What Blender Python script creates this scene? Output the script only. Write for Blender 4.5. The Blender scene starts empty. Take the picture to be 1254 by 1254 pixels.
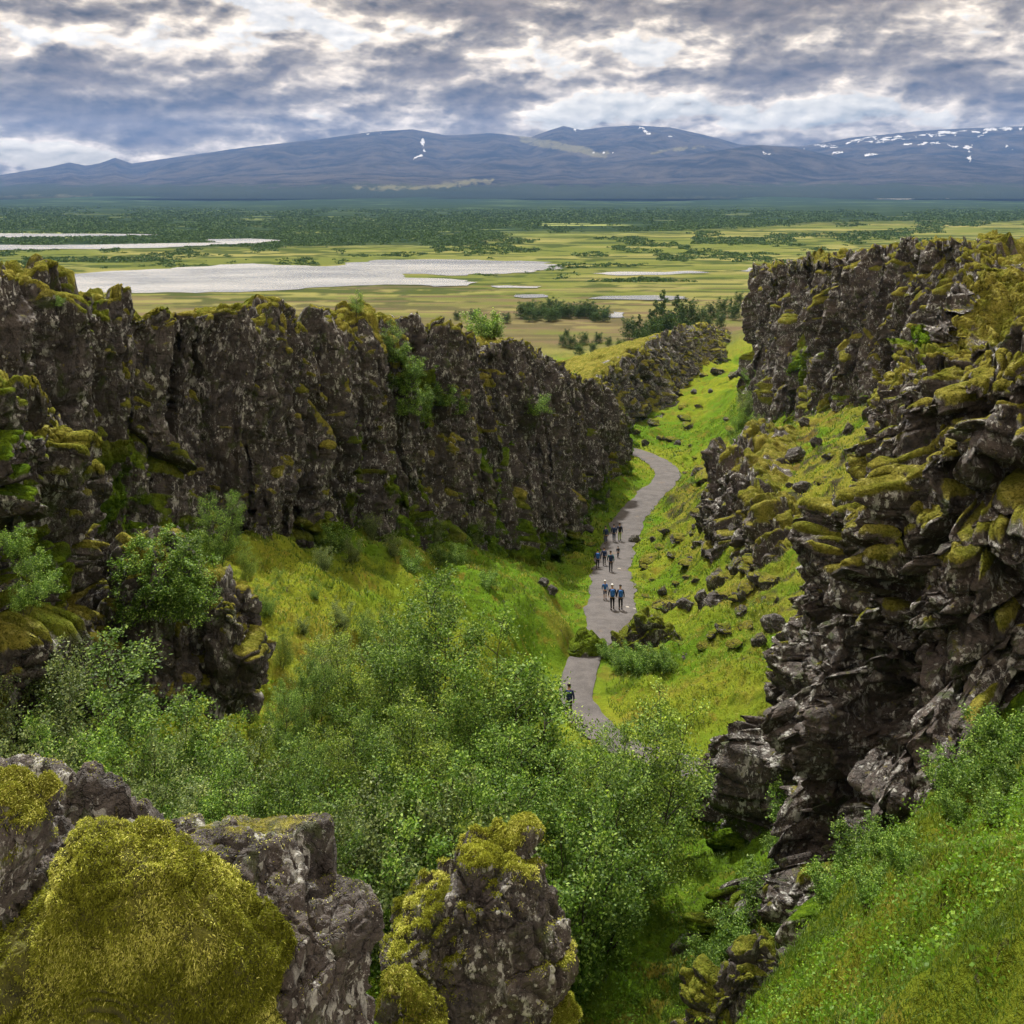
import bpy, math, random, time
import numpy as np
from mathutils import Vector, Matrix
T0 = time.time()
S = bpy.context.scene
C = S.collection
R = math.radians
F = 1300.0                      # focal length in photo pixels (photo is 1254 px wide)
HV = 240.0                      # row of the horizon
QUAL = 1.0                      # mesh density

# ------------------------------------------------------------------ camera
cam = bpy.data.cameras.new('camera')
camo = bpy.data.objects.new('camera', cam); C.objects.link(camo)
camo.location = (0, 0, 0); camo.rotation_euler = (R(90), 0, 0)
cam.sensor_width = 36; cam.sensor_fit = 'HORIZONTAL'
cam.lens = 36 * F / 1254
cam.shift_y = -(627 - HV) / 1254
cam.clip_start = 0.1; cam.clip_end = 60000
S.camera = camo

# ------------------------------------------------------------------ world
SUN_AZ, SUN_EL = -14.0, 56.0      # azimuth from +Y towards +X, elevation (degrees)
w = bpy.data.worlds.new('World'); S.world = w; w.use_nodes = True
nt = w.node_tree; nt.nodes.clear()
class NB:
    """small node-building helper"""
    dim = '3D'
    def __init__(s, nt): s.nt = nt
    def new(s, typ, **kw):
        n = s.nt.nodes.new(typ)
        for k, v in kw.items(): setattr(n, k, v)
        return n
    def put(s, sock, v):
        if hasattr(v, 'node'): s.nt.links.new(v, sock)
        elif v is not None:
            if isinstance(v, (tuple, list)) and len(v) == 3 and sock.type == 'RGBA': v = (*v, 1)
            sock.default_value = v
    def m(s, op, a, b=None, c=None, clamp=False):
        n = s.new('ShaderNodeMath', operation=op, use_clamp=clamp)
        s.put(n.inputs[0], a)
        if b is not None: s.put(n.inputs[1], b)
        if c is not None: s.put(n.inputs[2], c)
        return n.outputs[0]
    def vm(s, op, a, b=None, sc=None):
        n = s.new('ShaderNodeVectorMath', operation=op)
        s.put(n.inputs[0], a)
        if b is not None: s.put(n.inputs[1], b)
        if sc is not None: s.put(n.inputs['Scale'], sc)
        return n.outputs[0]
    def ramp01(s, x, a, b):
        n = s.new('ShaderNodeMapRange', interpolation_type='SMOOTHSTEP')
        s.put(n.inputs[0], x); n.inputs[1].default_value = a; n.inputs[2].default_value = b
        return n.outputs[0]
    def mix(s, f, a, b):
        n = s.new('ShaderNodeMix', data_type='RGBA')
        s.put(n.inputs[0], f); s.put(n.inputs[6], a); s.put(n.inputs[7], b)
        return n.outputs[2]
    def noise(s, vec, scale, det=4, rough=0.55, dist=0.0, col=False):
        n = s.new('ShaderNodeTexNoise', noise_dimensions=s.dim)
        s.put(n.inputs['Vector'], vec); n.inputs['Scale'].default_value = scale
        n.inputs['Detail'].default_value = det; n.inputs['Roughness'].default_value = rough
        n.inputs['Distortion'].default_value = dist
        return n.outputs['Color' if col else 'Fac']
    def vor(s, vec, scale, feat='F1', out='Distance', rnd=1.0):
        n = s.new('ShaderNodeTexVoronoi', feature=feat)
        s.put(n.inputs['Vector'], vec); n.inputs['Scale'].default_value = scale
        n.inputs['Randomness'].default_value = rnd
        return n.outputs[out]
    def attr(s, name, out='Fac'):
        n = s.new('ShaderNodeAttribute', attribute_name=name); return n.outputs[out]
    def scale3(s, vec, sc):
        n = s.new('ShaderNodeMapping'); s.put(n.inputs[0], vec); n.inputs['Scale'].default_value = sc
        return n.outputs[0]

def build_world():
    b = NB(nt); b.dim = '2D'
    tc = b.new('ShaderNodeTexCoord').outputs['Generated']
    sp = b.new('ShaderNodeSeparateXYZ'); b.put(sp.inputs[0], tc)
    x, y, z = sp.outputs
    az = b.m('ARCTAN2', x, y)
    zz = b.m('MAXIMUM', z, 0.0)
    den = b.m('ADD', zz, 0.16)
    cb = b.new('ShaderNodeCombineXYZ')
    b.put(cb.inputs[0], b.m('MULTIPLY', az, 6.0)); b.put(cb.inputs[1], b.m('MULTIPLY', b.m('POWER', b.m('ADD', zz, .02), .95), 12.5)); cb.inputs[2].default_value = 3.7
    cv = cb.outputs[0]
    n1 = b.noise(cv, .8, 3, 0.5, 0.3)
    n2 = b.noise(cv, 1.8, 7, 0.57, 0.2)
    n3 = b.noise(b.vm('ADD', cv, (-0.04, 0.10, 0.0)), 1.8, 7, 0.57, 0.2)   # the same clouds sampled towards the light
    t = b.m('ADD', b.m('MULTIPLY', n1, 0.5), b.m('MULTIPLY', n2, 1.0))
    # cloud banks: (u, v, radius u, radius v, amount) read off the photograph
    blobs = [(860, 12, 520, 34, .30), (60, 105, 190, 45, .26), (960, 102, 150, 30, .26), (420, 118, 230, 40, .16),
             (640, 105, 220, 60, .10), (120, 22, 120, 20, .12), (1180, 90, 110, 40, .12), (110, 165, 200, 28, .16),
             (190, 60, 190, 22, -.26), (300, 20, 120, 30, -.24), (520, 42, 80, 14, -.16), (770, 130, 130, 18, -.15),
             (350, 152, 70, 14, -.16), (60, 200, 120, 14, -.14), (960, 138, 160, 12, -.17), (760, 55, 180, 22, -.10),
             (1090, 62, 140, 16, -.16), (1000, 152, 200, 14, -.14), (620, 145, 160, 14, -.08), (250, 190, 160, 12, .06), (20, 62, 40, 14, -.1)]
    for (u, v, ru, rv, a) in blobs:
        A = math.atan((u - 627) / F); E = (HV - v) / F
        dx = b.m('DIVIDE', b.m('SUBTRACT', az, A), ru / F)
        dz = b.m('DIVIDE', b.m('SUBTRACT', z, E), rv / F)
        q = b.m('ADD', b.m('MULTIPLY', dx, dx), b.m('MULTIPLY', dz, dz))
        g = b.m('EXPONENT', b.m('MULTIPLY', q, -1.0))
        t = b.m('ADD', t, b.m('MULTIPLY', g, a))
    t = b.m('ADD', t, 0.012)
    def puffs(vec, sc):
        wv = b.vm('ADD', vec, b.vm('SCALE', b.noise(vec, 4.0, 3, .65, col=True), sc=.22))
        n = b.new('ShaderNodeTexVoronoi', feature='SMOOTH_F1', voronoi_dimensions='2D'); b.put(n.inputs['Vector'], wv); n.inputs['Scale'].default_value = sc
        n.inputs['Smoothness'].default_value = .35; n.inputs['Detail'].default_value = 2; n.inputs['Roughness'].default_value = .55; n.inputs['Lacunarity'].default_value = 2.1
        return n.outputs['Distance']
    p1 = puffs(cv, 2.3); p2 = puffs(b.vm('ADD', cv, (-.03, .07, 0)), 2.3)
    t = b.m('ADD', t, b.m('MULTIPLY', b.m('SUBTRACT', .45, p1), .30))
    relief = b.m('ADD', b.m('SUBTRACT', n3, n2), b.m('MULTIPLY', b.m('SUBTRACT', p1, p2), .55))
    r = b.new('ShaderNodeValToRGB'); b.put(r.inputs[0], t)
    e = r.color_ramp.elements
    e[0].position = .56; e[0].color = (.80, .78, .74, 1)
    e[1].position = 1.0; e[1].color = (.17, .155, .145, 1)
    for p, c in ((.635, (.60, .58, .55, 1)), (.70, (.46, .44, .41, 1)), (.78, (.30, .285, .265, 1)), (.90, (.215, .20, .185, 1))):
        k = r.color_ramp.elements.new(p); k.color = c
    lit = b.m('ADD', 1.0, b.m('MULTIPLY', relief, 1.9))
    cloud = b.vm('MULTIPLY', b.vm('SCALE', r.outputs[0], sc=lit), (1.10, .95, .76))
    over = b.m('ADD', 1.0, b.m('MULTIPLY', b.ramp01(z, .19, .55), 1.15))      # sky above the frame brightened as added fill light for the land
    cloud = b.vm('SCALE', cloud, sc=over)
    sky = b.new('ShaderNodeTexSky', sky_type='NISHITA'); sky.sun_disc = False
    sky.sun_elevation = R(SUN_EL); sky.sun_rotation = R(SUN_AZ)
    gap = b.ramp01(t, .56, .48)
    bg1 = b.new('ShaderNodeBackground'); b.put(bg1.inputs[0], cloud); bg1.inputs[1].default_value = 1.0
    bg2 = b.new('ShaderNodeBackground'); b.put(bg2.inputs[0], sky.outputs[0]); bg2.inputs[1].default_value = .1
    mx = b.new('ShaderNodeMixShader'); b.put(mx.inputs[0], b.m('MULTIPLY', gap, .35))
    lit = None
    b.put(mx.inputs[1], bg1.outputs[0]); b.put(mx.inputs[2], bg2.outputs[0])
    out = b.new('ShaderNodeOutputWorld'); b.put(out.inputs[0], mx.outputs[0])
build_world()
sl = bpy.data.lights.new('sun', 'SUN'); sl.energy = 5.0; sl.angle = R(2.0); sl.color = (1.0, .95, .84)
so = bpy.data.objects.new('sun', sl); C.objects.link(so)
sd = Vector((math.sin(R(SUN_AZ)) * math.cos(R(SUN_EL)), math.cos(R(SUN_AZ)) * math.cos(R(SUN_EL)), math.sin(R(SUN_EL))))
so.rotation_euler = sd.to_track_quat('Z', 'Y').to_euler(); so.location = (-300, 400, 300)
vs = S.view_settings; vs.view_transform = 'Standard'; vs.look = 'None'; vs.gamma = 1; vs.use_curve_mapping = False
vs.exposure = 0.50
cy = S.cycles
try:
    cy.use_denoising = True; cy.denoiser = 'OPENIMAGEDENOISE'; cy.denoising_prefilter = 'ACCURATE'
except Exception: pass
cy.use_adaptive_sampling = True; cy.adaptive_threshold = .03; cy.max_bounces = 5; cy.diffuse_bounces = 3; cy.glossy_bounces = 3; cy.transmission_bounces = 2; cy.volume_bounces = 1
cy.caustics_reflective = False; cy.caustics_refractive = False
cy.sample_clamp_indirect = 4

# ------------------------------------------------------------------ noise (numpy)
f32 = np.float32
def hsh(ix, iy, iz, seed):
    h = (ix.astype(np.uint32) * np.uint32(73856093)) ^ (iy.astype(np.uint32) * np.uint32(19349663)) ^ (iz.astype(np.uint32) * np.uint32(83492791)) ^ np.uint32((seed * 2654435761) & 0xffffffff)
    h ^= h >> np.uint32(13); h *= np.uint32(0x5bd1e995); h ^= h >> np.uint32(15); h *= np.uint32(0x27d4eb2d); h ^= h >> np.uint32(13)
    return h
def hf(h, k=0):
    if k: h = h * np.uint32(2246822519 + 2 * k); h ^= h >> np.uint32(15); h = h * np.uint32(3266489917); h ^= h >> np.uint32(13)
    return (h & np.uint32(0xffffff)).astype(f32) * f32(1 / 16777216.)
def vn(P, seed=0):
    i = np.floor(P); f = (P - i).astype(f32); i = i.astype(np.int32); f = f * f * (3 - 2 * f)
    x, y, z = i[..., 0], i[..., 1], i[..., 2]; fx, fy, fz = f[..., 0], f[..., 1], f[..., 2]
    r = 0
    for a in (0, 1):
        for b_ in (0, 1):
            for c in (0, 1):
                wt = (fx if a else 1 - fx) * (fy if b_ else 1 - fy) * (fz if c else 1 - fz)
                r = r + wt * hf(hsh(x + a, y + b_, z + c, seed))
    return r
def fbm(P, octv=4, seed=0, gain=.5):
    """fractal noise, about -1..1"""
    P = P.astype(f32); s = 0; a = 1.; t = 0
    for o in range(octv):
        s = s + a * (vn(P, seed + o * 17) * 2 - 1); t += a; a *= gain; P = P * f32(2.03) + f32(5.3)
    return s / t * 1.5
def vor(P, seed=0, jit=.8):
    """F1, F2, hash of the nearest cell, vector from its centre"""
    P = P.astype(f32); b0 = np.floor(P - .5).astype(np.int32)
    n = P.shape[:-1]
    d1 = np.full(n, 9., f32); d2 = np.full(n, 9., f32); h1 = np.zeros(n, np.uint32); v1 = np.zeros(P.shape, f32)
    for a in (0, 1):
        for b_ in (0, 1):
            for c in (0, 1):
                ix, iy, iz = b0[..., 0] + a, b0[..., 1] + b_, b0[..., 2] + c
                h = hsh(ix, iy, iz, seed)
                q = np.stack([ix + .5 + jit * (hf(h, 1) - .5), iy + .5 + jit * (hf(h, 2) - .5), iz + .5 + jit * (hf(h, 3) - .5)], -1).astype(f32)
                dv = P - q; d = np.sqrt((dv * dv).sum(-1))
                m1 = d < d1
                d2 = np.where(m1, d1, np.minimum(d2, d)); d1 = np.where(m1, d, d1)
                h1 = np.where(m1, h, h1); v1 = np.where(m1[..., None], dv, v1)
    return d1, d2, h1, v1
def sstep(a, b_, x):
    t = np.clip((x - a) / (b_ - a), 0, 1); return t * t * (3 - 2 * t)
def xyz(u, v, D): return np.array(((u - 627) / F * D, D, -(v - HV) / F * D))

# ------------------------------------------------------------------ meshes
def mesh_np(name, V, Q, mat=None, smooth=True, attrs=None, parent=None, mats=None, midx=None):
    """V (n,3), Q (m,k) faces of one size"""
    me = bpy.data.meshes.new(name)
    V = np.ascontiguousarray(V, dtype=f32); Q = np.ascontiguousarray(Q, dtype=np.int32)
    k = Q.shape[1]
    me.vertices.add(len(V)); me.vertices.foreach_set('co', V.ravel())
    me.loops.add(Q.size); me.loops.foreach_set('vertex_index', Q.ravel())
    me.polygons.add(len(Q)); me.polygons.foreach_set('loop_start', np.arange(0, Q.size, k, dtype=np.int32))
    try: me.polygons.foreach_set('loop_total', np.full(len(Q), k, np.int32))
    except Exception: pass
    me.update(calc_edges=True)
    me.polygons.foreach_set('use_smooth', np.full(len(Q), smooth, bool))
    for a, val in (attrs or {}).items():
        at = me.attributes.new(a, 'FLOAT', 'POINT'); at.data.foreach_set('value', np.ascontiguousarray(val, dtype=f32).ravel())
    for mm in (mats or ([mat] if mat else [])): me.materials.append(mm)
    if midx is not None: me.polygons.foreach_set('material_index', np.ascontiguousarray(midx, dtype=np.int32))
    o = bpy.data.objects.new(name, me); C.objects.link(o)
    if parent: o.parent = parent
    return o
def grid_faces(r, c, wrap=False):
    i = np.arange(r * c).reshape(r, c)
    if wrap: i = np.concatenate([i, i[:, :1]], 1)
    return np.stack([i[:-1, :-1], i[:-1, 1:], i[1:, 1:], i[1:, :-1]], -1).reshape(-1, 4)
def gnormal(P):
    du = np.gradient(P, axis=1); dv = np.gradient(P, axis=0)
    n = np.cross(du, dv); n /= np.linalg.norm(n, axis=-1, keepdims=True) + 1e-9
    return n
def blur(A, n, wrap=False):
    for _ in range(n):
        for ax in (0, 1):
            B = A.copy()
            sl = [slice(None)] * A.ndim; s1 = list(sl); s2 = list(sl); s0 = list(sl)
            s0[ax] = slice(1, -1); s1[ax] = slice(0, -2); s2[ax] = slice(2, None)
            B[tuple(s0)] = (A[tuple(s0)] * 2 + A[tuple(s1)] + A[tuple(s2)]) * .25
            if wrap and ax == 1:
                B[:, 0] = (A[:, 0] * 2 + A[:, 1] + A[:, -1]) * .25; B[:, -1] = (A[:, -1] * 2 + A[:, 0] + A[:, -2]) * .25
            A = B
    return A
def tag(o, label=None, cat=None, group=None, kind=None):
    if label: o['label'] = label
    if cat: o['category'] = cat
    if group: o['group'] = group
    if kind: o['kind'] = kind
    return o
def empty(name, loc, label, cat, group=None):
    o = bpy.data.objects.new(name, None); C.objects.link(o); o.location = loc; o.empty_display_size = .3
    return tag(o, label, cat, group)
def copy_tree(o, parent=None):
    c = o.copy(); C.objects.link(c)
    if parent: c.parent = parent
    for ch in o.children: copy_tree(ch, c)
    return c

# ------------------------------------------------------------------ materials
def mat_new(name):
    m = bpy.data.materials.new(name); m.use_nodes = True; n = m.node_tree; n.nodes.clear()
    b = NB(n); out = b.new('ShaderNodeOutputMaterial'); pr = b.new('ShaderNodeBsdfPrincipled')
    b.put(out.inputs[0], pr.outputs[0]); return m, b, pr, out
def bump(b, pr, h, strength, dist):
    n = b.new('ShaderNodeBump'); n.inputs['Strength'].default_value = strength; n.inputs['Distance'].default_value = dist
    b.put(n.inputs['Height'], h); b.put(pr.inputs['Normal'], n.outputs[0])
def obj_co(b): return b.new('ShaderNodeTexCoord').outputs['Object']

def rock_material(name, vert=1.0, lich=1.0, fine=1.0, warm=0.0, mossy=1.0, dark=1.0):
    """basalt with lichen and moss; attributes: moss (0-1), lush (0-1)"""
    m, b, pr, out = mat_new(name)
    P = obj_co(b)
    n1 = b.noise(P, .35 * fine, 4, .6); n2 = b.noise(P, 2.6 * fine, 6, .72); n3 = b.noise(P, 11 * fine, 5, .75)
    wp = b.vm('ADD', P, b.vm('SCALE', b.noise(P, 2.0 * fine, 4, .7, col=True), sc=.55 / fine))
    wp = b.scale3(wp, (1, 1, vert))
    def cheb(sc):
        n = b.new('ShaderNodeTexVoronoi', feature='F1', distance='CHEBYCHEV'); b.put(n.inputs['Vector'], wp); n.inputs['Scale'].default_value = sc; return n
    c1 = cheb(1.5 * fine); c2 = cheb(5.5 * fine)
    ed = b.new('ShaderNodeTexVoronoi', feature='DISTANCE_TO_EDGE'); b.put(ed.inputs['Vector'], wp); ed.inputs['Scale'].default_value = 2.6 * fine
    c = b.mix(b.ramp01(n2, .3, .72), (.018 * dark, .0165 * dark, .0175 * dark), ((.085 + warm * .03) * dark, (.074 + warm * .012) * dark, .072 * dark))
    c = b.mix(b.ramp01(n1, .45, .7), c, ((.066 + warm * .03) * dark, (.056 + warm * .010) * dark, .053 * dark))
    c = b.mix(b.m('MULTIPLY', b.ramp01(n3, .55, .75), .5), c, (.15 * dark, .135 * dark, .13 * dark))
    c = b.mix(b.m('MULTIPLY', b.ramp01(ed.outputs[0], .045, .0), .75), c, (.010, .009, .009))
    c = b.mix(b.m('MULTIPLY', b.ramp01(b.noise(P, 24 * fine, 3, .8), .56, .70), .65), c, (.008, .007, .007))
    # lichen: pale crusts in clusters
    lm = b.noise(P, .9 * fine, 3, .6, .4)
    lv = b.noise(b.scale3(P, (1, 1, .45)), 4.2 * fine, 6, .72, .5)
    la = b.m('MULTIPLY', b.ramp01(lm, .44, .60), b.ramp01(lv, .525, .575))
    vs_ = b.vor(b.vm('ADD', P, b.vm('SCALE', b.noise(P, 9 * fine, 2, .6, col=True), sc=.12 / fine)), 3.2 * fine)
    spots = b.m('MULTIPLY', b.m('LESS_THAN', vs_, .17), b.ramp01(lm, .36, .5))
    la = b.m('MAXIMUM', la, b.m('MULTIPLY', spots, .9))
    la = b.m('MAXIMUM', la, b.m('MULTIPLY', b.ramp01(b.noise(P, 19 * fine, 4, .7), .61, .66), b.ramp01(lm, .40, .55)))
    la = b.m('MULTIPLY', la, lich, clamp=True)
    lc = b.mix(n1, (.40, .40, .42), (.50, .52, .48))
    c = b.mix(la, c, lc)
    # ochre/yellow lichen dabs
    ya = b.m('MULTIPLY', b.ramp01(b.noise(P, 4.3 * fine, 4, .7, .5), .63, .68), .7 * mossy)
    c = b.mix(ya, c, (.17, .15, .022))
    ga = b.m('MULTIPLY', b.ramp01(b.noise(P, 1.1 * fine, 6, .75, .3), .545, .64), .85 * mossy)
    c = b.mix(ga, c, (.045, .065, .012))
    # moss
    mn = b.noise(P, 5 * fine, 4, .7); mo = b.attr('moss'); lu = b.attr('lush')
    mk = b.ramp01(b.m('ADD', mo, b.m('MULTIPLY', b.m('SUBTRACT', mn, .5), .5)), .38, .56)
    m1 = b.noise(P, .8 * fine, 3, .6)
    mc = b.mix(b.ramp01(m1, .35, .65), (.235, .215, .045), (.13, .14, .022))
    mc = b.mix(b.ramp01(b.noise(P, 2.2 * fine, 4, .7), .52, .74), mc, (.40, .385, .13))
    mc = b.mix(b.ramp01(b.noise(P, 14 * fine, 4, .75), .42, .70), mc, (.05, .052, .010))
    gc = b.mix(b.ramp01(b.noise(P, 2.3 * fine, 5, .7), .38, .65), (.035, .075, .008), (.12, .20, .014))
    gc = b.mix(b.ramp01(b.noise(P, 17 * fine, 4, .75), .48, .7), gc, (.022, .04, .006))
    mc = b.mix(lu, mc, gc)
    c = b.mix(mk, c, mc)
    b.put(pr.inputs['Base Color'], c)
    ro = b.m('ADD', b.m('MULTIPLY', mk, .4), b.m('ADD', .5, b.m('MULTIPLY', n3, .2)))
    b.put(pr.inputs['Roughness'], b.m('MINIMUM', ro, 1.0))
    b.put(pr.inputs['Specular IOR Level'], b.m('MULTIPLY', b.m('SUBTRACT', 1.0, mk), .35))
    h = b.m('ADD', b.m('MULTIPLY', n2, .5), b.m('MULTIPLY', n3, .25))
    h = b.m('ADD', h, b.m('MULTIPLY', b.noise(P, 32 * fine, 3, .7), .12))
    h = b.m('ADD', h, b.m('ADD', b.m('MULTIPLY', c1.outputs[0], .55), b.m('MULTIPLY', c2.outputs[0], .22)))
    h = b.m('ADD', h, b.m('MULTIPLY', b.ramp01(ed.outputs[0], .0, .05), .12))
    bump(b, pr, h, 1.0, .30 / fine)
    return m

def ground_material():
    """attributes: gr/gg/gb base colour, fine"""
    m, b, pr, out = mat_new('ground_grass')
    P = obj_co(b)
    cb = b.new('ShaderNodeCombineColor'); 
    for i, a in enumerate(('gr', 'gg', 'gb')): b.put(cb.inputs[i], b.attr(a))
    c = cb.outputs[0]
    n = b.noise(P, 1.7, 6, .72); n2 = b.noise(P, .35, 5, .65); n3 = b.noise(P, 9, 4, .7)
    near = b.attr('near')
    k = b.m('ADD', .52, b.m('MULTIPLY', n, .96))
    k = b.mix(near, (1, 1, 1), b.vm('SCALE', b.vm('ADD', (0, 0, 0), (1, 1, 1)), sc=k))
    mm = b.new('ShaderNodeMix', data_type='RGBA', blend_type='MULTIPLY'); mm.inputs[0].default_value = 1
    b.put(mm.inputs[6], c); b.put(mm.inputs[7], k); c = mm.outputs[2]
    # dry straw and brown moss patches, shade of hollows between tussocks painted as dark specks
    c = b.mix(b.m('MULTIPLY', b.m('MULTIPLY', b.ramp01(b.noise(P, .6, 5, .7, .4), .54, .68), .75), near), c, (.155, .115, .022))
    c = b.mix(b.m('MULTIPLY', b.m('MULTIPLY', b.ramp01(n3, .56, .72), .6), near), c, (.035, .05, .008))
    c = b.mix(b.m('MULTIPLY', b.m('MULTIPLY', b.ramp01(b.noise(P, .95, 7, .75, .5), .60, .67), .9), near), c, (.04, .036, .03))
    b.put(pr.inputs['Base Color'], c); pr.inputs['Roughness'].default_value = 1; pr.inputs['Specular IOR Level'].default_value = 0
    bump(b, pr, b.m('ADD', n, b.m('MULTIPLY', n3, .4)), .9, .25)
    return m

def path_material():
    m, b, pr, out = mat_new('path_gravel'); P = obj_co(b)
    n = b.noise(P, .8, 5, .7); n2 = b.noise(P, 14, 3, .7)
    c = b.mix(b.ramp01(n, .35, .65), (.05, .046, .049), (.092, .084, .088))
    c = b.mix(b.m('MULTIPLY', b.ramp01(n2, .45, .7), .5), c, (.125, .117, .117))
    c = b.mix(b.ramp01(b.noise(P, .45, 5, .7, .6), .62, .68), c, (.11, .08, .06))
    b.put(pr.inputs['Base Color'], c); pr.inputs['Roughness'].default_value = .9
    bump(b, pr, n2, .5, .05); return m
def water_material():
    m, b, pr, out = mat_new('lake_water'); P = obj_co(b)
    pr.inputs['Base Color'].default_value = (.26, .265, .27, 1); pr.inputs['Roughness'].default_value = .22
    pr.inputs['IOR'].default_value = 1.33; pr.inputs['Specular IOR Level'].default_value = 1.0
    b.put(pr.inputs['Base Color'], b.mix(b.ramp01(b.noise(b.scale3(P, (.5, 1, 1)), .012, 5, .65), .35, .65), (.10, .11, .12), (.30, .30, .295)))  # pale and dark streaks in the base colour imitate changing reflection
    h = b.noise(b.scale3(P, (1, 1.6, 1)), .35, 4, .6)
    big = b.ramp01(b.noise(b.scale3(P, (.25, 1, 1)), .02, 3, .5), .3, .7)
    bump(b, pr, b.m('MULTIPLY', h, b.m('ADD', .4, b.m('MULTIPLY', big, .8))), 1.0, .55); return m
def mountain_material():
    m, b, pr, out = mat_new('mountain_rock'); P = obj_co(b)
    n = b.noise(P, .0022, 8, .68, .5); n2 = b.noise(b.scale3(P, (1, .35, 1)), .006, 6, .7)
    c = b.mix(b.ramp01(n, .36, .66), (.022, .024, .028), (.115, .10, .085))
    g = b.attr('green')
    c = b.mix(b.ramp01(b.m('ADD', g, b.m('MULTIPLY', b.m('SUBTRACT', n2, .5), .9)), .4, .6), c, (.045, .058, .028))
    c = b.mix(b.m('MULTIPLY', b.ramp01(b.m('ADD', b.attr('bright'), b.m('MULTIPLY', b.m('SUBTRACT', n2, .5), 1.3)), .35, .9), .65), c, (.28, .26, .13))  # tan tone painted in as sunlight on the slopes
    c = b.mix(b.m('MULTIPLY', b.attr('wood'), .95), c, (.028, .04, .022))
    sn = b.ramp01(b.m('ADD', b.attr('snow'), b.m('MULTIPLY', b.m('SUBTRACT', b.noise(P, .005, 7, .8), .5), 2.6)), .52, .66)
    c = b.mix(sn, c, (.85, .86, .9))
    b.put(pr.inputs['Base Color'], c); pr.inputs['Roughness'].default_value = 1; pr.inputs['Specular IOR Level'].default_value = 0
    bump(b, pr, b.noise(P, .004, 8, .75), 1.0, 160); return m
def leaf_material(name, a, c2, hi, trans=.42, spec=.25):
    m, b, pr, out = mat_new(name)
    r = b.attr('rnd'); n = b.noise(obj_co(b), 1.1, 3, .6)
    oi = b.new('ShaderNodeObjectInfo').outputs['Random']
    c = b.mix(r, a, c2); c = b.mix(b.ramp01(b.m('ADD', r, b.m('MULTIPLY', b.m('SUBTRACT', n, .5), 1.2)), .62, .95), c, hi)
    c = b.vm('SCALE', c, sc=b.m('ADD', .8, b.m('MULTIPLY', oi, .4)))
    b.put(pr.inputs['Base Color'], c); pr.inputs['Roughness'].default_value = .55; pr.inputs['Specular IOR Level'].default_value = spec
    tr = b.new('ShaderNodeBsdfTranslucent'); b.put(tr.inputs[0], b.vm('MULTIPLY', c, (1.25, 1.2, .7)))
    mx = b.new('ShaderNodeMixShader'); mx.inputs[0].default_value = trans
    b.put(mx.inputs[1], pr.outputs[0]); b.put(mx.inputs[2], tr.outputs[0]); b.put(out.inputs[0], mx.outputs[0]); return m
def plain_material(name, c, rough=.8, c2=None, sc=8, spec=.3):
    m, b, pr, out = mat_new(name)
    b.put(pr.inputs['Base Color'], b.mix(b.noise(obj_co(b), sc, 4, .6), c, c2 or tuple(x * .7 for x in c)))
    pr.inputs['Roughness'].default_value = rough; pr.inputs['Specular IOR Level'].default_value = spec; return m

M_left = rock_material('basalt_left', vert=.32, lich=1.0, fine=1.0, dark=1.2)
M_right = rock_material('basalt_right', vert=.75, lich=1.0, fine=1.0, warm=.4, dark=1.12)
M_near = rock_material('basalt_boulder', lich=1.0, fine=3.0, warm=.1, mossy=.7, dark=1.2)
M_stone = rock_material('basalt_stones', lich=.5, fine=1.5, mossy=.6)
M_ground = ground_material(); M_path = path_material(); M_water = water_material(); M_mount = mountain_material()
M_bark = plain_material('birch_bark', (.045, .038, .032), .9)
M_leaf = leaf_material('birch_leaves', (.045, .105, .014), (.125, .24, .030), (.32, .47, .11))
M_leafyel = leaf_material('birch_leaves_yellow', (.06, .115, .012), (.16, .26, .03), (.38, .50, .10))
M_leafgrey = leaf_material('willow_leaves', (.06, .10, .03), (.15, .22, .07), (.34, .42, .17))
M_leafdark = leaf_material('scrub_leaves', (.03, .06, .02), (.055, .10, .03), (.085, .14, .045), trans=.1, spec=.02)
M_grass = leaf_material('grass_blades', (.05, .10, .012), (.15, .225, .026), (.34, .34, .08), trans=.4)
M_moss = leaf_material('moss_fronds', (.10, .115, .012), (.33, .37, .05), (.60, .61, .19), trans=.35, spec=.05)
M_herb = leaf_material('herb_leaves', (.06, .14, .012), (.13, .26, .018), (.22, .36, .04), trans=.4)

# ------------------------------------------------------------------ terrain
PATH = np.array([  # X, Y, Z of the path's middle
    (16, 44, -25.8), (11.5, 48, -26.6), (8.4, 51.2, -27.6), (5.2, 54.5, -28.3), (3.1, 58, -28.7), (3.1, 62, -28.75), (4.6, 66.5, -28.9), (6.1, 71, -29.2), (7.2, 76, -29.6), (7.9, 84, -31.2),
    (8.7, 93, -33.2), (9.6, 102, -35.0), (10.9, 110, -36.0), (12.6, 118, -36.8), (14.6, 127, -37.5), (17.6, 135, -37.9), (20.6, 142, -38.2), (22.0, 148, -38.5),
    (22.0, 155, -39.0), (20.3, 163, -39.5), (17.6, 168, -39.9)], float)
def resample(pts, n):
    d = np.r_[0, np.cumsum(np.linalg.norm(np.diff(pts[:, :2], axis=0), axis=1))]
    t = np.linspace(0, d[-1], n); q = np.stack([np.interp(t, d, pts[:, i]) for i in range(pts.shape[1])], 1)
    k = max(1, n // 60)
    for _ in range(6):
        p = np.pad(q, ((k, k), (0, 0)), 'edge'); p[:k] = 2 * q[0] - q[1:k + 1][::-1]; p[-k:] = 2 * q[-1] - q[-k - 1:-1][::-1]
        q = (p[:-2 * k] + p[k:-k] * 2 + p[2 * k:]) / 4
    return q
PQ = resample(PATH, 420)
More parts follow.
